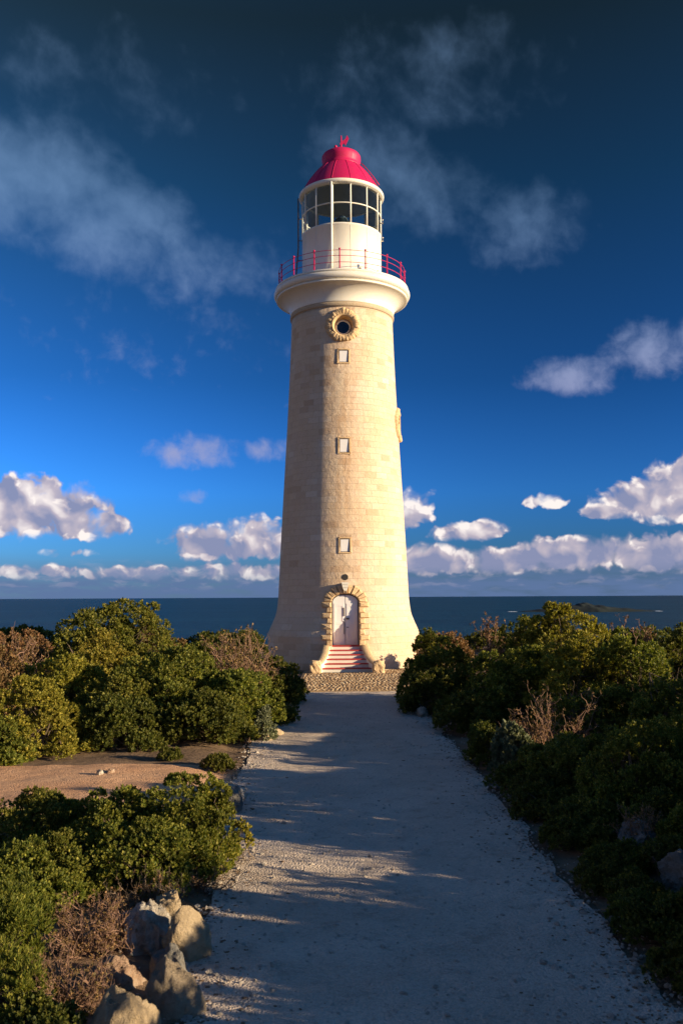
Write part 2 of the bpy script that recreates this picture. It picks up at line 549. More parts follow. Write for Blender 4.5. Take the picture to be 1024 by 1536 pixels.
def rock_mat(name, c0, c1, lichen, lf, bump=1.5):
    m, n = mat(name)
    c = n.coord('Object')
    a = n.noise(c, 3.2, 6, .65)
    col = n.mix(n.ss(a, .35, .68), c0, c1)
    col = n.mix(n.ss(n.noise(c, 5.5, 7, .7), .56 - lf * .2, .66, 0, lf), col, lichen)
    h = n.m('ADD', n.m('MULTIPLY', n.noise(c, 9, 8, .7), 1.2), n.m('MULTIPLY', n.voro(c, 7, 'F1'), .5))
    n.out(pbr(n, col, .92, n.bump(h, bump, .05), .12))
    return m
M['rock'] = rock_mat("pale_limestone_rock", (.42, .32, .20), (.56, .44, .29), (.23, .19, .14), .5)
M['rock_lichen'] = rock_mat("lichen_crusted_rock", (.30, .24, .18), (.40, .34, .27), (.66, .62, .54), .9, 1.4)
M['rock_red'] = rock_mat("reddish_rock", (.34, .22, .15), (.44, .31, .21), (.55, .48, .40), .5, 1.3)
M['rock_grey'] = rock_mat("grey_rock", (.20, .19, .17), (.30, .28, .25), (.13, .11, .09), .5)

def cobble_mat():
    m, n = mat("brown_cobbles")
    c = n.coord('Object')
    r = n.node('ShaderNodeNewGeometry').outputs['Random Per Island']
    col = n.ramp(r, [(0, (.20, .13, .075)), (.4, (.32, .21, .12)), (.8, (.42, .30, .18)), (1, (.60, .48, .32))])
    col = n.mix(n.ss(n.noise(c, 9, 4, .6), .5, .7, 0, .4), col, (.2, .13, .08))
    n.out(pbr(n, col, .85, n.bump(n.noise(c, 20, 4, .6), .4, .02), .2))
    return m
M['cobble'] = cobble_mat()

def sea_mat():
    m, n = mat("sea_water")
    c = n.coord('Object')
    cs = n.vm('MULTIPLY', c, (1, .45, 1))
    big = n.noise(n.vm('MULTIPLY', c, (.00012, .0011, 1)), 1.0, 4, .6)
    col = n.mix(n.ss(big, .35, .7), (.003, .022, .038), (.009, .048, .072))
    wv = n.noise(n.vm('MULTIPLY', c, (.03, .011, 1)), 1.0, 7, .7)
    col = n.mix(n.ss(wv, .35, .68, 0, .75), col, (.014, .060, .088))
    col = n.mix(n.ss(n.noise(n.vm('MULTIPLY', c, (.004, .0022, 1)), 1.0, 6, .65), .45, .7, 0, .6), col, (.002, .018, .032))
    caps = n.m('MULTIPLY', n.ss(n.noise(cs, .035, 4, .65), .70, .78), n.ss(n.noise(c, .004, 3, .6), .4, .6))
    col = n.mix(caps, col, (.45, .5, .52))
    h = n.m('ADD', n.noise(cs, .016, 6, .68), n.m('MULTIPLY', n.noise(cs, .12, 5, .65), .22))
    n.out(pbr(n, col,   .42, n.bump(h, 1.0, 14.0), .10))
    return m
M['sea'] = sea_mat()
M['island'] = plain_stone("dark_island_rock", (.022, .030, .030), .6, .05, (.03, .04, .03))
M['surf'] = plain_stone("white_surf", (.75, .80, .84), .3, .1, (.5, .6, .66))

# ------------------------------------------------------------------ layout helpers
def at(px, py, Y):
    """Point of the photograph (1024 x 1536 pixels) at depth Y -> world X and Z."""
    u, v = (px - 512) / F_PX, (768 - py) / F_PX
    u, v = u * math.cos(ROLL) + v * math.sin(ROLL), -u * math.sin(ROLL) + v * math.cos(ROLL)
    t = Y / (math.cos(PITCH) - v * math.sin(PITCH))
    return u * t, EYE + t * (math.sin(PITCH) + v * math.cos(PITCH))

LE_Y = [-8, 5, 7.1, 9, 11.5, 14.6, 18.6, 21.3, 25, 30.6, 34]
LE_X = [-1.0, -1.05, -1.2, -1.4, -1.45, -1.8, -2.0, -2.0, -1.85, -1.7, -1.7]
RE_Y = [-8, 5, 9, 12, 15, 18.6, 25, 30.6, 34]
RE_X = [2.7, 2.65, 2.55, 2.45, 2.45, 2.35, 2.25, 2.25, 2.25]
def left_edge(y): return float(np.interp(y, LE_Y, LE_X))
def right_edge(y): return float(np.interp(y, RE_Y, RE_X))

def sstep(v, a, b):
    t = min(1, max(0, (v - a) / (b - a)))
    return t * t * (3 - 2 * t)

def gz(x, y):
    """Height of the ground: gentle bumps, low banks beside the path, level near the tower."""
    z = 0.05 * fbm(x * .35, y * .35, 3.1, 3)
    dl, dr = left_edge(y) - x, x - right_edge(y)
    k = 1 - sstep(y, 22, 29)
    bank = .10 * sstep(dl, .1, .9) + .16 * sstep(dr, .1, 1.2)
    z = z * (1 - .8 * sstep(y, 27, 30)) + bank * k
    z += .02 * fbm(x * 1.7, y * 1.7, 8.0, 3)
    return z - .6 * sstep(y, 52, 68)

def grid(name, xs, ys, zf, m, lift=0.0, **kw):
    V = np.array([(x, y, zf(x, y) + lift) for y in ys for x in xs])
    nx, ny = len(xs), len(ys)
    i = np.arange(nx - 1)[None, :] + nx * np.arange(ny - 1)[:, None]
    i = i.ravel()
    Q = np.stack([i, i + 1, i + 1 + nx, i + nx], 1)
    return link(name, quads_mesh(name, V, Q, True), m)

# ------------------------------------------------------------------ ground, cliffs, sea
SEA_Z = -92.0
xs = np.concatenate([[-130, -110, -90, -70, -50, -38, -30, -24], np.arange(-20, -8, .6), np.arange(-8, 8, .2), np.arange(8, 20.1, .6), [24, 30, 38, 50, 70, 90, 110, 130]])
ys = np.concatenate([[-60, -50, -40, -30, -20, -14], np.arange(-10, 4, .6), np.arange(4, 26, .2), np.arange(26, 50, .5), np.arange(50, 70, 1.5), [70, 74, 77, 79, 82, 86, 92]])
def land(x, y):
    e = max(sstep(y, 71, 92), sstep(abs(x), 95, 130), sstep(-y, 40, 60))
    return gz(x, y) * (1 - e) + e * (SEA_Z - 6) + (5 * fbm(x * .05, y * .05, 1, 4) * e * (1 - e) * 4)
tag(grid("ground", xs, ys, land, M['ground']), kind="structure")

def strip(name, lf, rf, ys, m, lift, nx=44, wob=.16):
    """A sheet between two wandering edges, a few millimetres above the ground."""
    V = []
    for y in ys:
        a, b = lf(y) + wob * fbm(y * .9, 1.3, 0, 4), rf(y) + wob * fbm(y * .9, 7.7, 0, 4)
        for i in range(nx):
            x = a + (b - a) * i / (nx - 1)
            V.append((x, y, gz(x, y) + lift))
    ny = len(ys)
    i = (np.arange(nx - 1)[None, :] + nx * np.arange(ny - 1)[:, None]).ravel()
    return tag(link(name, quads_mesh(name, np.array(V), np.stack([i, i + 1, i + 1 + nx, i + nx], 1), True), m), kind="structure")
strip("side_track", lambda y: -11.0, lambda y: left_edge(y) + .3, np.arange(13.2, 17.2, .1), M['track'], .012, 70, .35)
strip("path", left_edge, right_edge, np.arange(-8, 30.75, .1), M['path'], .020)

mb = MB()
mb.add([(-150000, 60, SEA_Z), (150000, 60, SEA_Z), (150000, 160000, SEA_Z), (-150000, 160000, SEA_Z)], [(0, 1, 2, 3)])
mb.add([(-150000, -60000, SEA_Z - .01), (150000, -60000, SEA_Z - .01), (150000, 60, SEA_Z - .01), (-150000, 60, SEA_Z - .01)], [(0, 1, 2, 3)])
tag(mb.build("sea", M['sea']), kind="structure")

# low rocky island far out, with surf at both ends
def island():
    Y = 5400.0
    x0, x1 = at(778, 915, Y)[0], at(984, 915, Y)[0]
    nx, ny = 90, 26
    V = []
    for j in range(ny):
        for i in range(nx):
            s, t = i / (nx - 1), j / (ny - 1)
            e = min(s, 1 - s) * 2
            prof = (.35 + .65 * math.exp(-((s - .42) / .2) ** 2)) * min(1, e * 2.2) ** .6
            across = math.sin(math.pi * t) ** .8
            z = SEA_Z - 2 + 46 * prof * across * (1 + .45 * fbm(s * 9, t * 3, 5, 4))
            V.append((x0 + (x1 - x0) * s, Y + (t - .5) * 520 * (.4 + .6 * e), z))
    i = (np.arange(nx - 1)[None, :] + nx * np.arange(ny - 1)[:, None]).ravel()
    o = link("island", quads_mesh("island", np.array(V), np.stack([i, i + 1, i + 1 + nx, i + nx], 1), True), M['island'])
    tag(o, kind="structure")
    s = MB()
    for px0, px1, dy in ((760, 776, 0), (974, 988, -60)):
        a, b = at(px0, 915, Y)[0], at(px1, 915, Y)[0]
        k = 14
        pts = [(a + (b - a) * q / k, Y + dy, SEA_Z + .5) for q in range(k + 1)]
        vs, fs = [], []
        for q, c in enumerate(pts):
            hw = 26 * math.sin(math.pi * (q + .15) / (k + .3)) * (.6 + .5 * random.Random(q + px0).random())
            vs += [(c[0], c[1] - hw * 2.2, c[2]), (c[0], c[1] + hw, c[2] + 2.5 * hw / 26)]
        for q in range(k):
            fs.append((2 * q, 2 * q + 2, 2 * q + 3, 2 * q + 1))
        s.add(vs, fs)
    tag(s.build("surf", M['surf']), kind="structure")
island()

# ------------------------------------------------------------------ lighthouse
TX, TY = 0.076, 43.0
lh = empty("lighthouse", (TX, TY, 0))
lh.rotation_euler = (0, 0, rad(1.3))
tag(lh, "tall tapering limestone lighthouse with a white lantern room and crimson domed roof", "lighthouse")
_pz = [3.01, 3.82, 4.39, 6.23, 8.52, 12.72, 16.7]
_pr = [3.10, 3.055, 3.03, 2.95, 2.825, 2.60, 2.455]
_fit = np.polyfit(_pz, _pr, 3)
def tower_r(z):
    if z >= 3.2:
        return float(np.polyval(_fit, z))
    return float(np.interp(z, [-1, 1.40, 1.47, 1.62, 1.80, 1.96, 2.12, 2.28, 2.46, 2.72, 3.2], [3.585, 3.585, 3.57, 3.52, 3.445, 3.37, 3.30, 3.235, 3.182, 3.135, float(np.polyval(_fit, 3.2))]))

def tower_shaft():
    zs = [-.3, 0.2, .8, 1.3, 1.40, 1.47, 1.55, 1.64, 1.74, 1.84, 1.95, 2.06, 2.18, 2.32, 2.48, 2.66, 2.86, 3.1] + list(np.arange(3.5, 16.5, .5)) + [16.62]
    mb = MB()
    nseg = 200
    k = mb.lathe([(tower_r(z), z) for z in zs], nseg)
    mb.f.append(list(range(k - 1, -1, -1)))
    mb.s.append(False)
    t = (len(zs) - 1) * k
    mb.f.append([t + i for i in range(k)])
    mb.s.append(False)
    sh = mb.build("tower_shaft", M['stone'])
    cut = MB()
    # door recess: prism with an elliptical head
    pts = [(-DW, .3), (DW, .3)] + [(DW * math.cos(a), SPRING + RISE * math.sin(a)) for a in np.linspace(0, math.pi, 25)]
    prism_y(cut, pts, -5.0, -2.86)
    for z0, z1, dep in WINS:
        prism_y(cut, [(-WX + WOFF, z0), (WX + WOFF, z0), (WX + WOFF, z1), (-WX + WOFF, z1)], -4, -(tower_r((z0 + z1) / 2) - dep))
    cz = ROUND_Z
    prism_y(cut, [(RW * math.cos(a), cz + RW * math.sin(a)) for a in np.linspace(0, 2 * math.pi, 41)[:-1]], -4, -(tower_r(cz) - .5))
    c = cut.build("cutter", None)
    md = sh.modifiers.new("cut", 'BOOLEAN')
    md.operation = 'DIFFERENCE'
    md.solver = 'EXACT'
    md.object = c
    dg = bpy.context.evaluated_depsgraph_get()
    me = bpy.data.meshes.new_from_object(sh.evaluated_get(dg))
    sh.modifiers.clear()
    old = sh.data
    sh.data = me
    bpy.data.meshes.remove(old)
    cm = c.data
    bpy.data.objects.remove(c)
    bpy.data.meshes.remove(cm)
    me.materials.clear()
    me.materials.append(M['stone'])
    sm = []
    for pl in me.polygons:
        q = pl.center
        r = math.hypot(q.x, q.y)
        sm.append(abs(pl.normal.z) < .6 and r > tower_r(q.z) * .996)
    me.polygons.foreach_set('use_smooth', sm)
    sh.parent = lh
    return sh

def prism_y(mb, pts, y0, y1):
    n = len(pts)
    vs = [(x, y0, z) for x, z in pts] + [(x, y1, z) for x, z in pts]
    fs = [list(range(n)), list(range(2 * n - 1, n - 1, -1))]
    for i in range(n):
        j = (i + 1) % n
        fs.append([j, i, n + i, n + j])
    mb.add(vs, fs)

DW, SPRING, RISE, SILL = .60, 2.97, .36, 1.08
WX, WOFF = .215, .0
WINS = [(13.91, 14.48, .035), (9.69, 10.33, .035), (5.18, 5.77, .035)]
ROUND_Z, RW = 15.66, .47
shaft = tower_shaft()
rng = random.Random(5)

def block(mb, quad, prot, back=.3, inset=.14, jit=.02):
    """A rough-faced stone lying on the tower face; quad = outline in x, z."""
    cx = sum(q[0] for q in quad) / len(quad)
    cz = sum(q[1] for q in quad) / len(quad)
    def y(x, z, d):
        r = tower_r(z) + d
        return -math.sqrt(max(.01, r * r - x * x))
    n = len(quad)
    vs = [(x, y(x, z, 0) + back, z) for x, z in quad]
    vs += [(x, y(x, z, prot * .45), z) for x, z in quad]
    ins = []
    for x, z in quad:
        q = (x + (cx - x) * inset * 2, z + (cz - z) * inset * 2)
        ins.append((q[0] + rng.uniform(-jit, jit), y(q[0], q[1], prot * rng.uniform(.8, 1.25)), q[1] + rng.uniform(-jit, jit)))
    vs += ins + [(cx + rng.uniform(-jit, jit), y(cx, cz, prot * rng.uniform(.95, 1.2)), cz)]
    fs = []
    for i in range(n):
        j = (i + 1) % n
        fs.append((j, i, n + i, n + j)[::-1])
        fs.append((n + j, n + i, 2 * n + i, 2 * n + j)[::-1])
        fs.append((2 * n + j, 2 * n + i, 3 * n)[::-1])
    mb.add(vs, fs)

# --- door surround: quoins and voussoirs (one carved surround, joints in its mesh)
mb = MB()
nc = 8
hc = (SPRING - SILL) / nc
for i in range(nc):
    z0, z1 = SILL + i * hc + .006, SILL + (i + 1) * hc - .006
    out = 1.06 if i % 2 else .84
    for s in (-1, 1):
        o = out + rng.uniform(-.02, .02)
        q = [(s * (DW + .001), z0), (s * o, z0), (s * o, z1), (s * (DW + .001), z1)]
        block(mb, q if s > 0 else q[::-1], .11 if i % 2 else .085)
nv = 11
for i in range(nv):
    if i == nv // 2:
        continue
    a0, a1 = math.pi * (i + .03) / nv, math.pi * (i + .97) / nv
    ro = (1.0, .80) if i % 2 else (.96, .74)
    q = [(DW * math.cos(a0), SPRING + RISE * math.sin(a0)), (ro[0] * math.cos(a0), SPRING + ro[1] * math.sin(a0)),
         (ro[0] * math.cos(a1), SPRING + ro[1] * math.sin(a1)), (DW * math.cos(a1), SPRING + RISE * math.sin(a1))]
    block(mb, q, .12 if i % 2 else .085, .3, .12)
dsur = mb.build("door_surround", M['trim'], lh)
# keystone
mb = MB()
a0, a1 = math.pi * 5.0 / 11, math.pi * 6.0 / 11
q = [(.075, SPRING + RISE - .0), (.13, SPRING + .84), (-.13, SPRING + .84), (-.075, SPRING + RISE)]
block(mb, q, .16, .3, .06, .004)
mb.build("keystone", M['trim'], dsur)
# white shield on the keystone
mb = MB()
fy = -(tower_r(3.65) + .20)
for (z0, z1, wa, wb) in ((3.73, 3.83, .155, .15), (3.60, 3.715, .14, .12), (3.46, 3.585, .115, .055)):
    pts = [(-wb, z0), (wb, z0), (wa, z1), (-wa, z1)]
    prism_y(mb, pts, fy - .05, fy + .06)
mb.build("shield", M['white'], lh)
# dark round vent over the door
mb = MB()
cz = 4.06
ry = -(tower_r(cz))
for r0, y0, y1 in ((.135, ry - .05, ry + .1),):
    prism_y(mb, [(r0 * math.cos(a), cz + r0 * math.sin(a)) for a in np.linspace(0, 2 * math.pi, 25)[:-1]], y0 + .035, y1)
mb.build("vent_cap", M['dark'], lh)

# --- door
mb = MB()
DY = -2.985
def arch_pts(w_, inset, x0=-1, x1=1, z0=SILL + .012):
    a = [(w_ * math.cos(t) , SPRING + (RISE - inset) * math.sin(t)) for t in np.linspace(0, math.pi, 41)]
    a = [(x, z) for x, z in a if x0 - 1e-6 <= x <= x1 + 1e-6]
    return a
def leaf(s):
    wq = DW - .05
    a = [(x, z) for x, z in arch_pts(wq, .05) if s * x >= .012]
    pts = ([(.012, SILL + .012), (wq, SILL + .012)] + a + [(.012, SPRING + RISE - .05)]) if s > 0 else \
          ([(-wq, SILL + .012), (-.012, SILL + .012), (-.012, SPRING + RISE - .05)] + a)
    m_ = MB()
    prism_y(m_, pts, DY, DY + .05)
    return m_
door = empty("door", (0, 0, 0))
door.parent = lh
for s in (-1, 1):
    lf = leaf(s)
    # raised stiles and rails on each leaf
    for (x0, x1, z0, z1) in ((.06, .14, SILL + .1, 2.9), (.42, .50, SILL + .1, 2.9), (.14, .42, SILL + .1, SILL + .28), (.14, .42, 1.98, 2.1), (.14, .42, 2.78, 2.9)):
        lf.box((min(s * x0, s * x1), DY - .014, z0), (max(s * x0, s * x1), DY - .001, z1))
    lf.build("door_leaf", M['white_clean'], door)
mb = MB()
mb.box((-.075, DY - .04, 2.34), (-.04, DY - .015, 2.72)); 
mb.box((-.07, DY - .035, 1.55), (-.045, DY - .015, 2.14))
mb.build("cover_strip", M['grey_pipe'], door)
mb = MB()
mb.box((.03, DY - .06, 2.20), (.17, DY - .015, 2.27))
mb.build("latch", M['dark'], door)
mb = MB()
mb.tube([(.06, DY - .02, 1.86), (.06, DY - .09, 1.86), (.14, DY - .09, 1.86)], .015, 8)
mb.build("handle", M['dark'], door)
# dark frame round the leaves
mb = MB()
outer = [(-DW, SILL)] + [(DW * math.cos(t), SPRING + RISE * math.sin(t)) for t in np.linspace(math.pi, 0, 33)] + [(DW, SILL)]
inner = [(-DW + .045, SILL)] + [((DW - .045) * math.cos(t), SPRING + (RISE - .045) * math.sin(t)) for t in np.linspace(math.pi, 0, 33)] + [(DW - .045, SILL)]
n_o = len(outer)
vs = [(x * .999, DY - .03, z) for x, z in outer] + [(x, DY - .03, z) for x, z in inner] + [(x, DY + .06, z) for x, z in inner]
fs = []
for i in range(n_o - 1):
    fs.append((i, i + 1, n_o + i + 1, n_o + i))
    fs.append((n_o + i, n_o + i + 1, 2 * n_o + i + 1, 2 * n_o + i))
mb.add(vs, fs)
mb.build("door_frame", M['dark'], door)

# --- steps: white risers under red treads, widening downward
WY0, WY1 = -3.15, -5.02
def wing_x(t): return .655 + .44 * t ** 1.7
def wing_z(t): return .44 + .98 * (1 - t) ** 1.55
def half_at(y):
    t = min(1, max(0, (WY0 - y) / (WY0 - WY1)))
    return wing_x(t) + .02
NS, R0 = 6, .05
rise = (SILL - R0) / NS
ys_ = [-2.98] + [-3.42 - .285 * i for i in range(NS)]
steps = empty("entrance_steps", (0, 0, 0))
steps.parent = lh
ris, trd = MB(), MB()
for i in range(NS):
    yb, yf = ys_[i], ys_[i + 1]
    zt = SILL - i * rise
    hw0, hw1 = (half_at(yb), half_at(yf))
    if i == 0:
        hw0 = DW - .004
    ris.add([(-hw1, yf, -.05), (hw1, yf, -.05), (hw1, yf, zt - .03), (-hw1, yf, zt - .03)], [(0, 1, 2, 3)])
    # tread slab with a nosing
    f = yf - .03
    a = [(-hw1, f), (hw1, f), (hw1, -3.12) if i == 0 else (hw0, yb), (-hw1, -3.12) if i == 0 else (-hw0, yb)]
    if i == 0:
        a = [(-hw1, f), (hw1, f), (hw1 - .01, -3.2), (DW - .004, -3.2), (DW - .004, yb), (-DW + .004, yb), (-DW + .004, -3.2), (-hw1 + .01, -3.2)]
    n = len(a)
    vs = [(x, y, zt - .045) for x, y in a] + [(x, y, zt) for x, y in a]
    fs = [list(range(n - 1, -1, -1)), [n + q for q in range(n)]] + [[q, (q + 1) % n, n + (q + 1) % n, n + q] for q in range(n)]
    trd.add(vs, fs)
trd.box((-half_at(-4.9), -5.10, -.06), (half_at(-4.9), ys_[-1] + .01, R0 - .005))
ris.build("riser", M['white'], steps)
trd.build("tread", M['red_step'], steps)
# --- curved wing walls
for s in (-1, 1):
    mb = MB()
    N = 26
    TH = .30
    vs, fs = [], []
    for i in range(N + 1):
        t = i / N
        y = WY0 + (WY1 - WY0) * t
        xi, z = wing_x(t), wing_z(t)
        xo = xi + TH
        sec = [(xi, -.1), (xi, z - .03), (xi + .03, z), (xo - .03, z), (xo, z - .03), (xo, -.1)]
        vs += [(s * x, y, zz) for x, zz in sec]
    for i in range(N):
        for j in range(5):
            q = (i * 6 + j, i * 6 + j + 1, (i + 1) * 6 + j + 1, (i + 1) * 6 + j)
            fs.append(q if s < 0 else q[::-1])
    fs.append([N * 6 + j for j in range(6)])
    mb.add(vs, fs, True)
    wl = mb.build("wing_wall", M['trim'], steps)
    # whitewashed inner face
    pl = MB()
    vs, fs = [], []
    for i in range(N + 1):
        t = i / N
        y = WY0 + (WY1 - WY0) * t
        xi, z = wing_x(t) - .006, wing_z(t) - .06
        vs += [(s * xi, y, -.05), (s * xi, y, z)]
    for i in range(N):
        q = (2 * i, 2 * i + 2, 2 * i + 3, 2 * i + 1)
        fs.append(q if s > 0 else q[::-1])
    pl.add(vs, fs, True)
    pl.build("whitewash", M['white'], wl)
    # scroll block at the foot
    eb = MB()
    x0, x1 = wing_x(1) - .03, wing_x(1) + .46
    a, b = min(s * x0, s * x1), max(s * x0, s * x1)
    nn = 10
    vs, fs = [], []
    for i in range(nn + 1):
        for j in range(nn + 1):
            pass
    bm = bmesh.new()
    bmesh.ops.create_cube(bm, size=1)
    bmesh.ops.subdivide_edges(bm, edges=bm.edges[:], cuts=6, use_grid_fill=True)
    for v in bm.verts:
        q = Vector((v.co.x * .49 + (a + b) / 2, v.co.y * .46 + WY1 - .16, v.co.z * .62 + .24))
        d_ = fbm(q.x * 5, q.y * 5, q.z * 5 + s, 3)
        rr = max(0, Vector((v.co.x, v.co.y, v.co.z)).length - .6)
        v.co = q + v.co * (.09 * d_ - .55 * rr)
    me = bpy.data.meshes.new("foot_block")
    bm.to_mesh(me)
    bm.free()
    link("foot_block", me, M['trim'], wl)

# --- small blind windows
for z0, z1, dep in WINS:
    zc = (z0 + z1) / 2
    r = tower_r(zc)
    wy = -(r - dep) - .004
    fr = MB()
    x0, x1 = WOFF - WX, WOFF + WX
    for (a, b) in (((x0 + .002, wy - .03, z0 + .002), (x0 + .03, wy, z1 - .002)), ((x1 - .03, wy - .03, z0 + .002), (x1 - .002, wy, z1 - .002)),
                   ((x0 + .03, wy - .03, z1 - .03), (x1 - .03, wy, z1 - .002)), ((x0 + .03, wy - .03, z0 + .002), (x1 - .03, wy, z0 + .03))):
        fr.box(a, b)
    win = fr.build("window", M['grey_pipe'], lh)
    pn = MB()
    pn.box((x0 + .03, wy - .024, z0 + .03), (x1 - .03, wy - .001, z1 - .03))
    pn.build("blind_panel", M['white_clean'], win)
    # thin stone architrave
    ar = MB()
    e, o = .012, .075
    for q in ([(x0 - o, z0 - o), (x1 + o, z0 - o), (x1 + e, z0 - e), (x0 - e, z0 - e)], [(x1 + o, z0 - o), (x1 + o, z1 + o), (x1 + e, z1 + e), (x1 + e, z0 - e)],
              [(x1 + o, z1 + o), (x0 - o, z1 + o), (x0 - e, z1 + e), (x1 + e, z1 + e)], [(x0 - o, z1 + o), (x0 - o, z0 - o), (x0 - e, z0 - e), (x0 - e, z1 + e)]):
        block(ar, q, .035, .2, .05, .004)
    ar.build("architrave", M['trim'], win)

# --- round windows with rough stone rings (front one and one on the right flank)
def round_window(zc, ang, cutout):
    rw = empty("round_window", (0, 0, 0))
    rw.parent = lh
    rw.rotation_euler = (0, 0, ang)
    # rough quarry-faced ring: one band of stone, its blocks only shallowly parted
    nb, na = 26, 208
    prof = [(.50, .02), (.50, .10), (.55, .13), (.62, .145), (.70, .14), (.76, .11), (.795, .05), (.80, -.12)]
    pr_r = tower_r(zc)
    vs, fs = [], []
    edge = [rng.uniform(-.045, .045) for _ in range(nb)]
    for i in range(na):
        a = 2 * math.pi * i / na
        k = int(i * nb / na) % nb
        f = (i * nb / na) % 1.0
        joint = .03 * math.exp(-((min(f, 1 - f)) / .09) ** 2)
        for j, (r_, d_) in enumerate(prof):
            q = fbm(math.cos(a) * r_ * 6, math.sin(a) * r_ * 6, zc, 4)
            rr = r_ + (edge[k] + .03 * q if j >= 4 else 0)
            x, z = rr * math.cos(a), zc + rr * math.sin(a)
            t = tower_r(z) + d_ + (.045 * q - joint if 1 <= j <= 6 else 0)
            vs.append((x, -math.sqrt(max(.01, t * t - x * x)), z))
    np_ = len(prof)
    for i in range(na):
        i2 = (i + 1) % na
        for j in range(np_ - 1):
            fs.append((i * np_ + j, i * np_ + j + 1, i2 * np_ + j + 1, i2 * np_ + j))
    mb = MB()
    mb.add(vs, fs, True)
    mb.build("stone_ring", M['trim'], rw)
    # smooth inner reveal, narrowing towards the pane
    r = tower_r(zc)
    rv = MB()
    ns = 48
    rings = [(.52, -(r + .11)), (.47, -(r + .10)), (.43, -(r - .02)), (.40, -(r - .30))] if cutout else [(.52, -(r + .11)), (.47, -(r + .10)), (.43, -(r + .02)), (.40, -(r + .008))]
    vs = [(rr * math.cos(2 * math.pi * i / ns), yy, zc + rr * math.sin(2 * math.pi * i / ns)) for rr, yy in rings for i in range(ns)]
    fs = [(j * ns + i, (j + 1) * ns + i, (j + 1) * ns + (i + 1) % ns, j * ns + (i + 1) % ns) for j in range(len(rings) - 1) for i in range(ns)]
    rv.add(vs, fs, True)
    rv.build("reveal", M['trim'], rw)
    yy = -(r - .27) if cutout else -(r + .012)
    fr = MB()
    fr.tube([(.315 * math.cos(2 * math.pi * i / 40), yy, zc - .02 + .315 * math.sin(2 * math.pi * i / 40)) for i in range(40)], .035, 8, True, True)
    fr.build("pane_frame", M['white'], rw)
    pn = MB()
    prism_y(pn, [(.41 * math.cos(2 * math.pi * i / 40), zc + .41 * math.sin(2 * math.pi * i / 40)) for i in range(40)], yy + .012, yy + .03)
    pn.build("back_plate", M['trim'], rw)
    pn = MB()
    prism_y(pn, [(.315 * math.cos(2 * math.pi * i / 40), zc - .02 + .315 * math.sin(2 * math.pi * i / 40)) for i in range(40)], yy, yy + .011)
    pn.build("pane", M['window_dark'], rw)
round_window(ROUND_Z, 0.0, True)
round_window(11.40, rad(83), False)

# --- gallery: string course, cavetto and moulded edge
mb = MB()
mb.lathe([(2.30, 16.56), (2.50, 16.58), (2.53, 16.64), (2.53, 16.74), (2.50, 16.80), (2.47, 16.82), (2.3, 16.83)], 160)
mb.build("string_course", M['string'], lh)
prof = [(2.30, 16.80), (2.515, 16.805)]
for i in range(15):
    t = i / 14
    a = t * math.pi / 2 * .86
    prof.append((2.52 + .68 * (1 - math.cos(a)) / (1 - math.cos(math.pi / 2 * .86)), 16.83 + .72 * math.sin(a) / math.sin(math.pi / 2 * .86)))
prof += [(3.205, 17.56), (3.205, 17.62), (3.15, 17.63), (3.15, 17.66)]
for i in range(13):
    a = -math.pi / 2 + math.pi * i / 12
    prof.append((3.17 + .15 * math.cos(a), 17.83 + .17 * math.sin(a)))
prof += [(3.24, 18.005), (3.24, 18.10), (1.9, 18.12)]
mb = MB()
mb.lathe(prof, 160)
gal = mb.build("gallery", M['white'], lh)

# --- railing
rail = empty("railing", (0, 0, 0))
rail.parent = lh
RR, NP = 3.08, 16
for k in range(NP):
    a = rad(-3.2 + 22.5 * k)
    x, y = RR * math.sin(a), -RR * math.cos(a)
    mb = MB()
    mb.tube([(x, y, 18.10), (x, y, 18.14), (x, y, 18.15), (x, y, 19.05)], [.055, .055, .032, .027], 10)
    mb.ball((x, y, 19.08), .05, 8)
    for zz in (18.45, 18.76):
        mb.ball((x, y, zz), .042, 6)
    mb.build("post", M['red'], rail)
for zz in (18.45, 18.76, 19.02):
    mb = MB()
    mb.tube([(RR * math.sin(2 * math.pi * i / 128), -RR * math.cos(2 * math.pi * i / 128), zz) for i in range(128)], .013, 6, True, True)
    mb.build("rail", M['red'], rail)

# --- lantern room
LR = 1.93
lan = empty("lantern_room", (0, 0, 0))
lan.parent = lh
mb = MB()
mb.lathe([(LR + .03, 18.10), (LR + .03, 18.30), (LR, 18.32), (LR, 20.72), (LR + .035, 20.74), (LR + .035, 20.82), (LR - .1, 20.84), (.3, 20.84)], 140)
for k in range(14):
    a = rad(11.5 + 360 / 14 * k)
    mb.tube([((LR + .004) * math.sin(a), -(LR + .004) * math.cos(a), 18.32), ((LR + .004) * math.sin(a), -(LR + .004) * math.cos(a), 20.72)], .011, 5)
mu = mb.build("murette", M['white'], lan)
mb = MB()
a = rad(25)
mb.tube([((LR + .0) * math.sin(a), -(LR) * math.cos(a), 18.62), ((LR + .05) * math.sin(a), -(LR + .05) * math.cos(a), 18.62)], .06, 12)
mb.tube([((LR + .02) * math.sin(a), -(LR + .02) * math.cos(a), 18.44), ((LR + .02) * math.sin(a), -(LR + .02) * math.cos(a), 18.62)], .02, 8)
mb.build("vent", M['grey_pipe'], mu)
for k in range(14):
    a = rad(11.5 + 360 / 14 * k)
    x, y = LR * math.sin(a), -LR * math.cos(a)
    mb = MB()
    mb.tube([(x, y, 20.83), (x, y, 22.80)], .042, 8)
    mb.build("mullion", M['white'], lan)
mb = MB()
mb.tube([(LR * math.sin(2 * math.pi * i / 112), -LR * math.cos(2 * math.pi * i / 112), 21.80) for i in range(112)], .034, 8, True, True)
mb.build("glazing_bar", M['white'], lan)
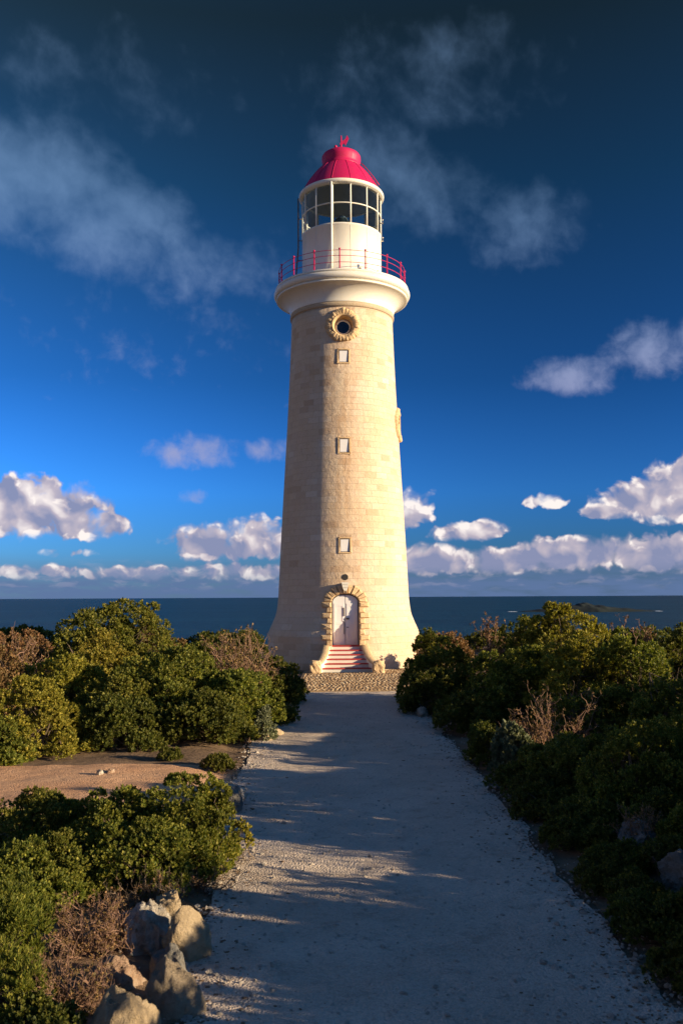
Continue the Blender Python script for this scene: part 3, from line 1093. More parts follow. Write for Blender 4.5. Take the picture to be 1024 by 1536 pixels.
for k in range(14):
    a0, a1 = rad(11.5 + 360 / 14 * k + 1.1), rad(11.5 + 360 / 14 * (k + 1) - 1.1)
    for z0, z1 in ((20.85, 21.77), (21.83, 22.78)):
        mb = MB()
        r0 = LR - .01
        nn = 4
        vs = []
        for i in range(nn + 1):
            a = a0 + (a1 - a0) * i / nn
            vs += [(r0 * math.sin(a), -r0 * math.cos(a), z0), (r0 * math.sin(a), -r0 * math.cos(a), z1)]
        mb.add(vs, [(2 * i, 2 * i + 2, 2 * i + 3, 2 * i + 1) for i in range(nn)], True)
        mb.build("pane", M['glass'], lan)
mb = MB()
prof = [(LR - .12, 22.72), (LR + .02, 22.72), (LR + .07, 22.74)]
for i in range(9):
    a = -math.pi / 2 + math.pi * i / 8
    prof.append((LR + .10 + .075 * math.cos(a), 22.86 + .10 * math.sin(a)))
prof += [(LR + .02, 22.97)]
mb.lathe(prof, 128)
mb.build("gutter", M['white'], lan)
mb = MB()
mb.lathe([(LR - .06, 22.70), (1.2, 23.55), (.5, 24.2), (.02, 24.25)], 64)
mb.build("ceiling", M['ceiling'], lan)
# lamp inside
mb = MB()
mb.lathe([(.42, 20.84), (.42, 20.95), (.25, 21.0), (.22, 21.25), (.30, 21.17)], 32)
ped = mb.build("lens_pedestal", M['brass'], lan)
pr_ = []
for i in range(15):
    t = i / 14
    b = .40 * (math.sin(math.pi * (.16 + .68 * t)))
    pr_ += [(b, 21.16 + .75 * t), (b - .05, 21.16 + .75 * t + .03)]
mb = MB()
mb.lathe([(.02, 21.16)] + pr_ + [(.02, 21.96)], 40, smooth=False)
mb.build("lens", M['lens'], ped)

# --- roof
roof = empty("roof", (0, 0, 0))
roof.parent = lh
prof = []
for i in range(15):
    t = i / 14
    prof.append((LR + .075 - (LR + .075 - .93) * (t ** 1.12), 22.955 + 1.46 * (1 - (1 - t) ** 1.18)))
mb = MB()
mb.lathe(prof, 128)
for k in range(14):
    a = rad(11.5 + 360 / 14 * k)
    mb.tube([(r_ * math.sin(a), -r_ * math.cos(a), z_ + .006) for r_, z_ in prof], .014, 5)
mb.build("roof_cone", M['red'], roof)
mb = MB()
prof = [(.80, 24.30), (.98, 24.36), (1.0, 24.42), (.92, 24.46), (.93, 24.62), (.97, 24.80), (.96, 24.96), (.90, 25.06), (.78, 25.14), (.5, 25.22), (.02, 25.27)]
mb.lathe(prof, 72)
drum = mb.build("ventilator_drum", M['red'], roof)
mb = MB()
mb.tube([(-.28, -.45, 25.15), (-.28, -.45, 25.3)], .05, 8)
mb.ball((-.28, -.45, 25.32), .075, 8)
mb.build("knob", M['red'], drum)
mb = MB()
mb.tube([(0, 0, 25.2), (0, 0, 25.4), (0, 0, 26.12)], [.06, .05, .03], 8)
mb.build("vane_rod", M['red'], roof)
mb = MB()
# arrow vane seen foreshortened, plate with thickness
pts = [(-.06, 25.62), (.16, 25.72), (.22, 25.62), (.38, 25.98), (.30, 26.14), (.20, 25.92), (.10, 25.86), (-.06, 25.72)]
prism_y(mb, pts, -.03, .03)
mb.build("weather_vane", M['red'], roof)
mb = MB()
for s in (0, .16):
    a = rad(62)
    pts = []
    for t in np.linspace(.1, .95, 10):
        r_ = LR + .05 - (LR + .05 - .93) * t + .12
        z_ = 22.95 + 1.46 * (1 - (1 - t) ** 1.18)
        aa = a + s / max(.9, r_)
        pts.append((r_ * math.sin(aa), -r_ * math.cos(aa), z_ + .08))
    mb.tube(pts, .02, 6)
    if s == 0:
        first = pts
for q0, q1 in zip(first, pts):
    mb.tube([q0, q1], .012, 5)
mb.build("roof_ladder", M['red'], roof)

# --- pipes from the gutter to the gallery
mb = MB()
a = rad(-14.8)
mb.tube([(2.05 * math.sin(a), -2.05 * math.cos(a), z) for z in (18.12, 19.5, 21.0, 22.4, 22.8)], .05, 10)
for z in (18.9, 20.3, 21.8):
    mb.tube([(1.93 * math.sin(a), -1.93 * math.cos(a), z), (2.05 * math.sin(a), -2.05 * math.cos(a), z)], .03, 8)
mb.build("downpipe", M['white'], lan)
mb = MB()
a = rad(-84)
mb.tube([(2.14 * math.sin(a), -2.14 * math.cos(a), z) for z in (22.75, 21.5, 20.2)] + [(2.30 * math.sin(a), -2.30 * math.cos(a), 18.15)], .035, 8)
for z in (19.6, 20.6, 21.7):
    mb.tube([(1.93 * math.sin(a), -1.93 * math.cos(a), z), (2.17 * math.sin(a), -2.17 * math.cos(a), z)], .02, 6)
mb.build("conduit", M['grey_pipe'], lan)
a = rad(80)
for z in (20.55, 21.45):
    mb = MB()
    mb.tube([(1.9 * math.sin(a), -1.9 * math.cos(a), z), (2.05 * math.sin(a), -2.05 * math.cos(a), z), (2.05 * math.sin(a), -2.05 * math.cos(a), z + .18)], .035, 8)
    mb.build("handhold", M['white'], lan)

# ------------------------------------------------------------------ cobbled apron at the foot of the steps
def apron():
    X0, X1, Y0, Y1 = -1.62, 4.6, 30.75, 39.6
    mb = MB()
    mb.box((X0, Y0, -.3), (X1, Y1, .045))
    rg = random.Random(3)
    ico = bmesh.new()
    bmesh.ops.create_icosphere(ico, subdivisions=1, radius=1)
    iv = [v.co.copy() for v in ico.verts]
    iff = [[v.index for v in f.verts] for f in ico.faces]
    ico.free()
    y = Y0 + .12
    while y < Y1 - .1:
        x = X0 + .1
        while x < X1 - .1:
            s = rg.uniform(.055, .095)
            if not (y > 37.8 and abs(x - TX) < 1.6):
                h = rg.uniform(.03, .055)
                a = rg.uniform(0, 6.28)
                ca_, sa_ = math.cos(a), math.sin(a)
                mb.add([((v.x * ca_ - v.y * sa_ * .8) * s + x, (v.x * sa_ + v.y * ca_ * .8) * s * 1.1 + y + rg.uniform(-.01, .01), v.z * h + .03) for v in iv], iff, True)
            x += s * 1.8
        y += .15
    o = mb.build("cobbled_apron", M['cobble'])
    tag(o, kind="structure")
apron()

# ------------------------------------------------------------------ vegetation helpers
TANS = math.tan(rad(SUN_EL))
HX, HY = math.sin(rad(SUN_AZ)), math.cos(rad(SUN_AZ))
# gaps in the right-hand thicket through which the low sun reaches the path: ground point, start height, half width
GAPS = [(0.0, 11.25, 0.0, .66), (0.0, 11.1, -.42, .13), (-1.2, 20.6, -.50, .16), (0, 13.6, -.3, .07), (-1.75, 8.6, .34, .34), (-1.2, 20.75, 0.0, 1.0), (0.3, 14.6, 0, .10), (.4, 17.0, 0, .12), (.6, 12.6, 0, .12), (0.4, 9.9, 0, .12), (0, 30.1, 0, .3), (0, 24.5, 0, .14), (-1.75, 8.0, .40, .55), (-1.6, 6.85, .26, .36), (-1.0, 9.4, .02, .22), (-5.5, 15.4, .05, .9)]

def carve(P, rs):
    keep = np.ones(len(P), bool)
    for gx, gy, g0, gw in GAPS:
        dx_, dy_ = P[:, 0] - gx, P[:, 1] - gy
        along = dx_ * HX + dy_ * HY
        side = np.abs(-dx_ * HY + dy_ * HX) + rs.uniform(-.2, .2, len(P)) 
        zb = g0 + along * TANS
        keep &= ~((along > 3.4) & (P[:, 0] > 2.2) & (side < gw) & (P[:, 2] > zb - .16) & (P[:, 2] < zb + 1.6))
    return keep

def unit(a):
    return a / np.maximum(1e-9, np.linalg.norm(a, axis=-1, keepdims=True))

def leaves_np(C, A, L, rs, nleaf=7, spread=.95, wid=.36):
    """C shoot tips, A axes -> quads of small pointed leaves round every shoot."""
    n = len(C)
    ref = np.where(np.abs(A[:, 2:3]) < .9, np.array([[0, 0, 1.0]]), np.array([[1.0, 0, 0]]))
    U = unit(np.cross(A, ref))
    W = np.cross(A, U)
    k = np.arange(nleaf)
    th = k[None, :] * 2.4 + rs.uniform(0, 6.28, (n, 1))
    inc = spread * (.35 + .75 * (1 - k / nleaf))[None, :] + rs.uniform(-.25, .25, (n, nleaf))
    rd = U[:, None, :] * np.cos(th)[..., None] + W[:, None, :] * np.sin(th)[..., None]
    D = A[:, None, :] * np.cos(inc)[..., None] + rd * np.sin(inc)[..., None]
    tg = -U[:, None, :] * np.sin(th)[..., None] + W[:, None, :] * np.cos(th)[..., None]
    l = L * rs.uniform(.7, 1.25, (n, nleaf, 1))
    B = C[:, None, :] + A[:, None, :] * (L * (.9 * k / nleaf - .6))[None, :, None]
    nrm = np.cross(D, tg)
    v0 = B
    mid = B + D * l * .55 - nrm * l * .05
    v1 = mid + tg * l * wid
    v2 = B + D * l + nrm * l * .06
    v3 = mid - tg * l * wid
    V = np.stack([v0, v1, v2, v3], 2).reshape(-1, 3)
    return V

def twig_quads(P, R):
    """P (n,p,3) paths, R (n,p) radii -> three-sided tubes."""
    n, p_, _ = P.shape
    T = np.gradient(P, axis=1)
    T = unit(T)
    ref = np.where(np.abs(T[..., 2:3]) < .9, np.array([0, 0, 1.0]), np.array([1.0, 0, 0]))
    U = unit(np.cross(T, ref))
    W = np.cross(T, U)
    ang = np.arange(3) * 2 * math.pi / 3
    V = P[:, :, None, :] + R[:, :, None, None] * (U[:, :, None, :] * np.cos(ang)[None, None, :, None] + W[:, :, None, :] * np.sin(ang)[None, None, :, None])
    V = V.reshape(-1, 3)
    base = (np.arange(n) * p_ * 3)[:, None, None]
    i = np.arange(p_ - 1)[None, :, None] * 3
    j = np.arange(3)[None, None, :]
    j2 = (j + 1) % 3
    Q = np.stack([base + i + j, base + i + j2, base + i + 3 + j2, base + i + 3 + j], -1).reshape(-1, 4)
    return V, Q

def curve_paths(A, B, rs, p_=5, sag=.12, wob=.06):
    t = np.linspace(0, 1, p_)[None, :, None]
    ln = np.linalg.norm(B - A, axis=1)[:, None, None]
    P = A[:, None, :] * (1 - t) + B[:, None, :] * t
    P[:, :, 2] += (-sag * ln[:, :, 0] * (np.sin(math.pi * t[..., 0])))
    P += rs.normal(0, 1, P.shape) * wob * ln * np.sin(math.pi * t)
    return P

def shrub(label, X, Y, rx, ry, h, m, L=.07, cat="shrub", name="coastal_shrub", group="green shrubs beside the path", seed=0,
          rc=.25, fill=1.5, nleaf=7, low=-.05, lump=.16, z0=None, stem_r=.022, bare=.0, wid=.36, up=.45, lean=(0, 0), spread=.95):
    rs = np.random.RandomState(1000 + seed)
    L = L * .80
    g = gz(X, Y) if z0 is None else z0
    root = empty(name, (X, Y, g))
    tag(root, label, cat, group)
    q = 1.6
    area = 2 * math.pi * ((((rx * ry) ** q + (rx * h) ** q + (ry * h) ** q) / 3) ** (1 / q))
    nc = int(fill * area / (math.pi * rc * rc) * 1.25) + 4
    # lumpy dome of leaf clumps
    z = rs.uniform(low, 1, nc)
    a = rs.uniform(0, 2 * math.pi, nc)
    r = np.sqrt(1 - np.clip(z, 0, 1) ** 2)
    D = np.stack([r * np.cos(a), r * np.sin(a), z], 1)
    lum = np.array([1 + lump * mnoise.noise(Vector((d[0] * 1.7 + seed * 3.1, d[1] * 1.7, d[2] * 1.7))) * 1.6 for d in D])
    sc = np.array([rx, ry, h])
    lay = np.where(rs.uniform(0, 1, nc) < .28, rs.uniform(.55, .8, nc), rs.uniform(.88, 1.0, nc))
    lum = lum * np.where(rs.uniform(0, 1, nc) < .10, rs.uniform(1.03, 1.16, nc), 1.0)
    Dn = D.copy()
    Dn[:, :2] *= (np.abs(D[:, :2]).sum(1, keepdims=True) * .0 + 1)
    C = Dn * sc * (lum * lay)[:, None]
    C[:, 2] = np.maximum(C[:, 2], .06)
    C[:, 0] += lean[0] * C[:, 2]
    C[:, 1] += lean[1] * C[:, 2]
    C *= 1 - rc * .55 / max(rx, ry, h)
    rcl = rc * rs.uniform(.55, 1.45, nc)
    outw = unit(D / sc)
    per = int(max(10, .80 * (2 * math.pi * rc * rc) / (L * 1.25) ** 2))
    dd = unit(rs.normal(0, 1, (nc, per, 3)) + outw[:, None, :] * .8 + np.array([0, 0, .35]))
    S_ = C[:, None, :] + dd * (rcl[:, None] * 1.0)[..., None] * rs.uniform(.72, 1.08, (nc, per, 1))
    A = unit(dd + np.array([0, 0, up]) + rs.normal(0, .22, dd.shape))
    S_, A = S_.reshape(-1, 3), A.reshape(-1, 3)
    und = dd.reshape(-1, 3)[:, 2]
    keep = (S_[:, 2] > bare * h + .03) & (rs.uniform(0, 1, len(S_)) < np.where(und < -.15, .35, .95))
    keep &= carve(S_ + np.array([X, Y, g]), rs)
    S_, A = S_[keep], A[keep]
    V = leaves_np(S_, A, L, rs, nleaf, spread, wid)
    Q = np.arange(len(V)).reshape(-1, 4)
    link("foliage", quads_mesh("foliage", V, Q), m, root)
    # stems: a few main limbs from the foot, finer twigs to the clumps
    nm = max(6, int(nc * .16))
    pick = rs.choice(nc, nm, replace=False)
    E0 = C[pick] * rs.uniform(.78, 1.10, (nm, 1))
    B0 = np.stack([rs.normal(0, .10, nm), rs.normal(0, .10, nm), np.full(nm, -.08)], 1)
    PA = curve_paths(B0, E0, rs, 6, .14, .035)
    RA = np.linspace(1, .35, 6)[None, :] * stem_r * rs.uniform(.7, 1.3, (nm, 1))
    idx = rs.randint(0, nm, nc)
    st = PA[idx, rs.randint(2, 6, nc)]
    PB = curve_paths(st, C, rs, 6, .08, .05)
    RB = np.linspace(1, .4, 6)[None, :] * stem_r * .38 * np.ones((nc, 1))
    V, Q = twig_quads(np.concatenate([PA, PB]), np.concatenate([RA, RB]))
    link("stem", quads_mesh("stem", V, Q), M['twig'], root)
    return root

def dry_shrub(label, X, Y, rx, ry, h, n=260, seed=0, thick=.006, m=None, group="dry brown shrubs", z0=None, name="dry_shrub", leafy=.4, lean=(0, 0), cat="dry shrub"):
    rs = np.random.RandomState(4000 + seed)
    g = gz(X, Y) if z0 is None else z0
    root = empty(name, (X, Y, g))
    tag(root, label, cat, group)
    nm = max(10, n // 9)
    a = rs.uniform(0, 2 * math.pi, nm)
    zz = rs.uniform(.35, 1, nm)
    rr = np.sqrt(1 - zz * zz * .8)
    E0 = np.stack([rx * rr * np.cos(a) + lean[0], ry * rr * np.sin(a) + lean[1], h * zz], 1)
    B0 = np.stack([rs.normal(0, rx * .16, nm), rs.normal(0, ry * .16, nm), np.full(nm, -.05)], 1)
    PA = curve_paths(B0, E0, rs, 6, .16, .05)
    RA = np.linspace(1, .3, 6)[None, :] * thick * 2.0 * np.ones((nm, 1))
    k = n
    idx = rs.randint(0, nm, k)
    st = PA[idx, rs.randint(2, 6, k)]
    dirn = unit(unit(st) * .5 + rs.normal(0, .5, (k, 3)) + np.array([0, 0, .55]))
    PB = curve_paths(st, st + dirn * (min(rx, ry, h) * rs.uniform(.25, .7, (k, 1))), rs, 5, .05, .07)
    RB = np.linspace(1, .3, 5)[None, :] * thick * np.ones((k, 1))
    k2 = n * 3
    idx = rs.randint(0, k, k2)
    st = PB[idx, rs.randint(1, 5, k2)]
    dirn = unit(rs.normal(0, .6, (k2, 3)) + np.array([0, 0, .6]))
    PC = curve_paths(st, st + dirn * (min(rx, ry, h) * rs.uniform(.10, .30, (k2, 1))), rs, 5, .03, .06)
    RC = np.linspace(1, .4, 5)[None, :] * thick * .55 * np.ones((k2, 1))
    Vs, Qs, off = [], [], 0
    for P_, R_ in ((PA, RA), (PB, RB), (PC, RC)):
        P_[:, :, 2] = np.maximum(P_[:, :, 2], -.05)
        V, Q = twig_quads(P_, R_)
        Vs.append(V)
        Qs.append(Q + off)
        off += len(V)
    link("stem", quads_mesh("stem", np.concatenate(Vs), np.concatenate(Qs)), m or M['dry'], root)
    if leafy > 0:
        tip = PC[:, 3]
        tip = tip[rs.uniform(0, 1, len(tip)) < leafy]
        V = leaves_np(tip, unit(rs.normal(0, .5, tip.shape) + np.array([0, 0, .7])), thick * 5.5, rs, 4)
        link("foliage", quads_mesh("foliage", V, np.arange(len(V)).reshape(-1, 4)), M['leaf_brown'], root)
    return root

def px_shrub(label, x0, x1, ytop, Y, m, ry=None, hk=1.0, **kw):
    """Place a shrub whose crown spans columns x0..x1 and tops at row ytop, standing at depth Y."""
    xa, z = at(x0, ytop, Y)
    xb, _ = at(x1, ytop, Y)
    X = (xa + xb) / 2
    rx = (xb - xa) / 2 * 1.08
    h = max(.25, (z - gz(X, Y)) * .92) * hk
    return shrub(label, X, Y, rx, ry or min(rx, 1.8), h, m, **kw)

def rock(label, X, Y, r, seed, m, z=0.0, top=None, rough=.22, rot=0, tilt=0, facet=0, group="limestone rocks edging the path", name="rock"):
    bm = bmesh.new()
    bmesh.ops.create_icosphere(bm, subdivisions=5, radius=1)
    rg = random.Random(seed)
    planes = [(Vector((rg.gauss(0, 1), rg.gauss(0, 1), rg.gauss(0, .8))).normalized(), rg.uniform(.62, .85)) for _ in range(facet)]
    for v in bm.verts:
        d_ = v.co.normalized()
        p_ = v.co * (1 + .28 * fbm(d_.x * 1.1 + seed, d_.y * 1.1, d_.z * 1.1, 3))
        for nn, dd in planes:
            e = p_.dot(nn) - dd
            if e > 0:
                p_ -= nn * e * .92
        p_ += d_ * rough * (.5 * fbm(d_.x * 3 + seed, d_.y * 3, d_.z * 3, 5) + .34 * fbm(d_.x * 9, d_.y * 9 + seed, d_.z * 9, 4))
        v.co = Vector((p_.x * r[0], p_.y * r[1], p_.z * r[2]))
    me = bpy.data.meshes.new(name)
    bm.to_mesh(me)
    bm.free()
    me.polygons.foreach_set('use_smooth', [True] * len(me.polygons))
    o = link(name, me, m)
    o.location = (X, Y, gz(X, Y) + z)
    o.rotation_euler = (tilt, 0, rot)
    if top:
        mt = o.rotation_euler.to_matrix()
        o.location.z = at(top[0], top[1], Y)[1] - max((mt @ v.co).z for v in me.vertices)
    tag(o, label, "rock", group)
    return o
#BUSHES
GL = "green shrubs left of the path"
GR = "green shrubs right of the path"
GF = "low coastal heath by the cliff edge"
# --- left thicket, far to near
px_shrub("tall dark domed shrub standing against the sea, highest of the bushes left of the tower", 66, 262, 902, 30, M['leaf_mid'], ry=2.0, L=.10, rc=.33, seed=1, group=GL, lump=.2)
px_shrub("dark rounded shrub closest to the tower's left foot, sloping down to the path", 292, 408, 941, 28.5, M['leaf_dark'], ry=1.6, L=.09, rc=.28, seed=2, group=GL)
px_shrub("small dark green shrub at the bend where the left thicket meets the cobbles", 385, 452, 982, 27.5, M['leaf_dark'], ry=1.1, L=.09, rc=.24, seed=3, group=GL)
px_shrub("brownish olive shrub at the left picture edge below the sea", -60, 78, 938, 25, M['leaf_brown'], ry=1.8, L=.09, rc=.28, seed=4, group=GL)
px_shrub("bright yellow-green shrub in front of the tall dark dome", 72, 235, 955, 24.5, M['leaf_yellow'], ry=1.6, L=.085, rc=.29, seed=5, group=GL)
px_shrub("mid green shrub under the gap of sea between two taller left domes", 215, 330, 968, 25, M['leaf_mid'], ry=1.6, L=.085, rc=.27, seed=6, group=GL)
px_shrub("broad olive shrub with shaded front, middle of the left thicket", 170, 330, 977, 21.3, M['leaf_mid'], ry=1.6, L=.075, rc=.27, seed=7, group=GL, lump=.2)
px_shrub("spreading olive shrub overhanging the pale rocks at the left path edge", 285, 412, 992, 21.5, M['leaf_mid'], ry=1.4, L=.075, rc=.25, seed=8, group=GL, lump=.2)
px_shrub("yellowish shrub left of the big shaded one, over a dark hollow", 20, 190, 978, 22, M['leaf_yellow'], ry=1.5, L=.08, rc=.27, seed=9, group=GL)
px_shrub("brown-tinged shrub cut by the left picture edge, third row back", -70, 45, 985, 21, M['leaf_brown'], ry=1.3, L=.08, rc=.25, seed=10, group=GL)
px_shrub("sunlit green shrub with reddish sprigs behind the orange sand track", -40, 132, 1027, 18.6, M['leaf_yellow'], ry=1.15, L=.065, rc=.22, seed=11, group=GL, lump=.2)
px_shrub("low dull green shrub at the left picture edge beside the sand track", -60, 48, 1075, 17.6, M['leaf_fine'], ry=.8, L=.055, rc=.18, seed=12, group=GL)
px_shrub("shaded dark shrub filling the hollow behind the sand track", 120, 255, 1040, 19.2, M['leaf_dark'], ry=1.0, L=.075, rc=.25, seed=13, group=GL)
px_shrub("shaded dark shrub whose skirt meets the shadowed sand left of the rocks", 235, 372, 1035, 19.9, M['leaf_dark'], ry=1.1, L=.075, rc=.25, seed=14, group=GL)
dry_shrub("pinkish brown dead shrub between green ones near the tower's left foot", *[at(352, 1000, 25.2)[0], 25.2], 1.1, 1.0, at(352, 972, 25.2)[1] + .1, n=420, seed=1, thick=.012, leafy=.8)
dry_shrub("brown bare shrub at the left picture edge in the back row", at(18, 1000, 22.6)[0], 22.6, .9, .8, at(18, 972, 22.6)[1] + .05, n=300, seed=2, thick=.011, leafy=.8)
px_shrub("olive shrub bridging the yellow shrub and the broad shaded one", 120, 260, 1000, 20.6, M['leaf_mid'], ry=1.2, L=.07, rc=.25, seed=77, group=GL)
px_shrub("low olive shrub at the front right corner of the left thicket", 300, 385, 1030, 20.6, M['leaf_mid'], ry=.8, L=.065, rc=.22, seed=78, group=GL)
px_shrub("rounded green shrub just left of the pinkish dead one", 250, 350, 965, 26, M['leaf_mid'], ry=1.3, L=.085, rc=.27, seed=79, group=GL)
px_shrub("small pale green shrub lit beside the limestone rocks", 378, 408, 1062, 20.6, M['leaf_grey'], ry=.3, L=.06, rc=.12, seed=15, group="small tufts along the path")
px_shrub("low black-green shrub in shade reaching onto the left path edge below the cobbles", 398, 445, 1052, 23.2, M['leaf_dark'], ry=.5, L=.07, rc=.16, seed=16, group="small tufts along the path")
px_shrub("dark low tuft on the shaded sand, larger of two", 304, 350, 1141, 16.9, M['leaf_dark'], ry=.3, L=.05, rc=.10, seed=17, group="small tufts along the path")
px_shrub("dark low tuft at the foot of the left thicket, smaller of two", 238, 268, 1136, 17.6, M['leaf_dark'], ry=.2, L=.05, rc=.09, seed=18, group="small tufts along the path")
# --- near left
px_shrub("leafy green shrub with leggy brown stems leaning over the left path edge", 200, 350, 1163, 10.95, M['leaf_fine'], ry=.85, L=.046, rc=.13, seed=20, group=GL, lump=.2, bare=.06, stem_r=.014, spread=.8, up=.8)
px_shrub("green shrub in front of the orange track, second along the near left bank", 95, 240, 1185, 10.9, M['leaf_mid'], ry=.8, L=.046, rc=.13, seed=21, group=GL, lump=.2, stem_r=.014, spread=.8, up=.8)
px_shrub("dark green shrub with red flower flecks by the sand at the near left edge", -40, 130, 1180, 11.6, M['leaf_mid'], ry=.8, L=.046, rc=.14, seed=22, group=GL, lump=.2, stem_r=.014, up=.8)
px_shrub("shadowy green shrub low on the left bank above the grey brushwood", 0, 175, 1250, 9.9, M['leaf_mid'], ry=.6, L=.042, rc=.12, seed=23, group=GL, lump=.2, stem_r=.012, up=.8)
px_shrub("mid green shrub whose lower leaves hang over the bare twigs on the left bank", 120, 325, 1225, 10.3, M['leaf_fine'], ry=.7, L=.044, rc=.13, seed=27, group=GL, lump=.2, stem_r=.012, up=.8)
px_shrub("dark green shrub at the left edge just above the corner bush", -70, 95, 1265, 9.3, M['leaf_mid'], ry=.6, L=.042, rc=.12, seed=28, group=GL, lump=.2, stem_r=.012, up=.8)
px_shrub("soft needle-leaved bush filling the bottom left corner", -60, 72, 1338, 8.0, M['leaf_fine'], ry=.5, L=.05, rc=.13, seed=24, group=GL, lump=.25, wid=.16, nleaf=11, up=1.0, spread=.7)
px_shrub("soft needle-leaved bush at the lower left edge, nearest the camera", -80, 66, 1425, 7.1, M['leaf_fine'], ry=.5, L=.05, rc=.12, seed=25, group=GL, lump=.25, wid=.16, nleaf=11, up=1.0, spread=.7)
dry_shrub("reddish brown brushwood between the corner bush and the lichened rock", at(135, 1400, 8.3)[0], 8.3, .34, .30, .33, n=400, seed=5, thick=.0042, leafy=.5)
dry_shrub("grey-brown bare twigs fanning out under the leggy near shrub", at(225, 1350, 9.6)[0], 9.35, .40, .3, .27, n=240, seed=6, thick=.0045, leafy=.2, m=M['twig'])
dry_shrub("tangle of brown twigs beneath the right tip of the near shrub, touching the path", at(290, 1300, 10.6)[0], 10.2, .45, .3, .26, n=220, seed=7, thick=.0045, leafy=.25, m=M['twig'], lean=(.12, 0))
px_shrub("single yellowish sprig poking out over the sunlit strip of path", 346, 382, 1226, 11.2, M['leaf_yellow'], ry=.12, L=.045, rc=.06, seed=26, group="small tufts along the path", stem_r=.008, bare=.3, fill=.5)
# --- right thicket
px_shrub("dark rounded shrub at the right path edge hiding the foot of the tower's clearing", 606, 712, 950, 27.5, M['leaf_mid'], ry=1.5, L=.09, rc=.28, seed=30, group=GR)
px_shrub("low dark skirt of shrub leaning onto the path right of the cobbles", 607, 690, 1000, 25.3, M['leaf_dark'], ry=1.2, L=.085, rc=.25, seed=31, group=GR)
px_shrub("round-headed shrub on thin stems standing against the sea, left of the tallest right one", 752, 806, 915, 26, M['leaf_mid'], ry=.8, L=.09, rc=.27, seed=32, group=GR, bare=.35)
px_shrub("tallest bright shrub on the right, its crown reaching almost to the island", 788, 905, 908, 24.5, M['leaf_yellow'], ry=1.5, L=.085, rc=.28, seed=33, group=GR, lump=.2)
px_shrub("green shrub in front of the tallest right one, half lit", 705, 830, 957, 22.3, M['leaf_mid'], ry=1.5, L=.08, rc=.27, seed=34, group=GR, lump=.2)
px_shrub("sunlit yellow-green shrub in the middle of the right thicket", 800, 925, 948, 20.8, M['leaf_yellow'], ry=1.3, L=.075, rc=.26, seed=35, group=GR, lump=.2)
px_shrub("bright green shrub stepping down to the right behind the sunlit one", 890, 1000, 940, 20.0, M['leaf_mid'], ry=1.3, L=.075, rc=.26, seed=36, group=GR, lump=.2)
px_shrub("dark round shrub against the sea at the right picture edge", 965, 1060, 930, 24, M['leaf_dark'], ry=1.3, L=.085, rc=.28, seed=37, group=GR)
px_shrub("dense green shrub at the right picture edge below the sea-edge one", 950, 1090, 975, 17.5, M['leaf_mid'], ry=1.3, L=.065, rc=.24, seed=38, group=GR, lump=.2)
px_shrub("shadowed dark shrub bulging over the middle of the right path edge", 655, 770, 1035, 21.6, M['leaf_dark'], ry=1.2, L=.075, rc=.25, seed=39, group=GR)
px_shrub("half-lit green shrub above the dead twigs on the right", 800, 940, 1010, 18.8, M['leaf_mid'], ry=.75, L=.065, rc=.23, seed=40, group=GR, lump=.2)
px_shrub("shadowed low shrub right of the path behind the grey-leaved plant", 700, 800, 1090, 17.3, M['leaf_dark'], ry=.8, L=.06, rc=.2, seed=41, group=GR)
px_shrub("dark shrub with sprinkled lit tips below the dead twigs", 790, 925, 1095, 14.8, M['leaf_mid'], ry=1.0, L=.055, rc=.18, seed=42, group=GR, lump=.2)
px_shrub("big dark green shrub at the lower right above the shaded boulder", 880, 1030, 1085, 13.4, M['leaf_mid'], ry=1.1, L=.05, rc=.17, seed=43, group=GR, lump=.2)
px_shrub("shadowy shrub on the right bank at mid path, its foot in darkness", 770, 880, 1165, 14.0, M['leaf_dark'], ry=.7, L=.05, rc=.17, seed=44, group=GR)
px_shrub("green shrub running out of the right picture edge above the lower boulder", 985, 1120, 1050, 14.6, M['leaf_mid'], ry=1.0, L=.055, rc=.18, seed=45, group=GR, lump=.2)
px_shrub("tiny-leaved dark shrub between the two right boulders and the thicket", 930, 1080, 1195, 12.0, M['leaf_dark'], ry=.55, L=.045, rc=.15, seed=46, group=GR)
px_shrub("grey-green upright succulent-looking shrub beside the shaded path", 742, 800, 1085, 16.4, M['leaf_grey'], ry=.35, L=.085, rc=.10, seed=47, group="small tufts along the path", up=1.6, spread=.5, nleaf=9)
dry_shrub("brown dead shrub on the skyline between the tower and the round-headed shrub", at(742, 980, 26.5)[0], 26.5, .8, .7, at(742, 945, 26.5)[1], n=260, seed=11, thick=.012, leafy=.7)
dry_shrub("sunlit tan dead twigs in a hollow of the right thicket", at(832, 1075, 16.9)[0], 16.9, 1.0, .5, at(832, 1048, 16.9)[1] - gz(4, 16.9), n=230, seed=12, thick=.007, leafy=.5)
dry_shrub("grey-brown dead shrub on the skyline near the right picture edge", at(945, 960, 22.5)[0], 22.5, .6, .5, at(945, 950, 22.5)[1] + .05, n=240, seed=13, thick=.011, leafy=.4)
dry_shrub("small heap of orange-brown dry twigs beside the shaded boulder", at(968, 1285, 11.2)[0], 11.2, .35, .3, .34, n=180, seed=14, thick=.005, leafy=.6)
dry_shrub("small dead bush against the right foot of the tower", TX + 3.55, 39.4, .55, .5, .75, n=300, seed=15, thick=.014, leafy=.9)
px_shrub("dark shrub hanging over the lower right path edge behind the boulder", 860, 960, 1185, 12.6, M['leaf_mid'], ry=.7, L=.048, rc=.15, seed=48, group=GR, lump=.2)
px_shrub("dark shrub at the right picture edge just above the lower boulder", 985, 1090, 1215, 10.9, M['leaf_mid'], ry=.6, L=.045, rc=.14, seed=49, group=GR, lump=.2)
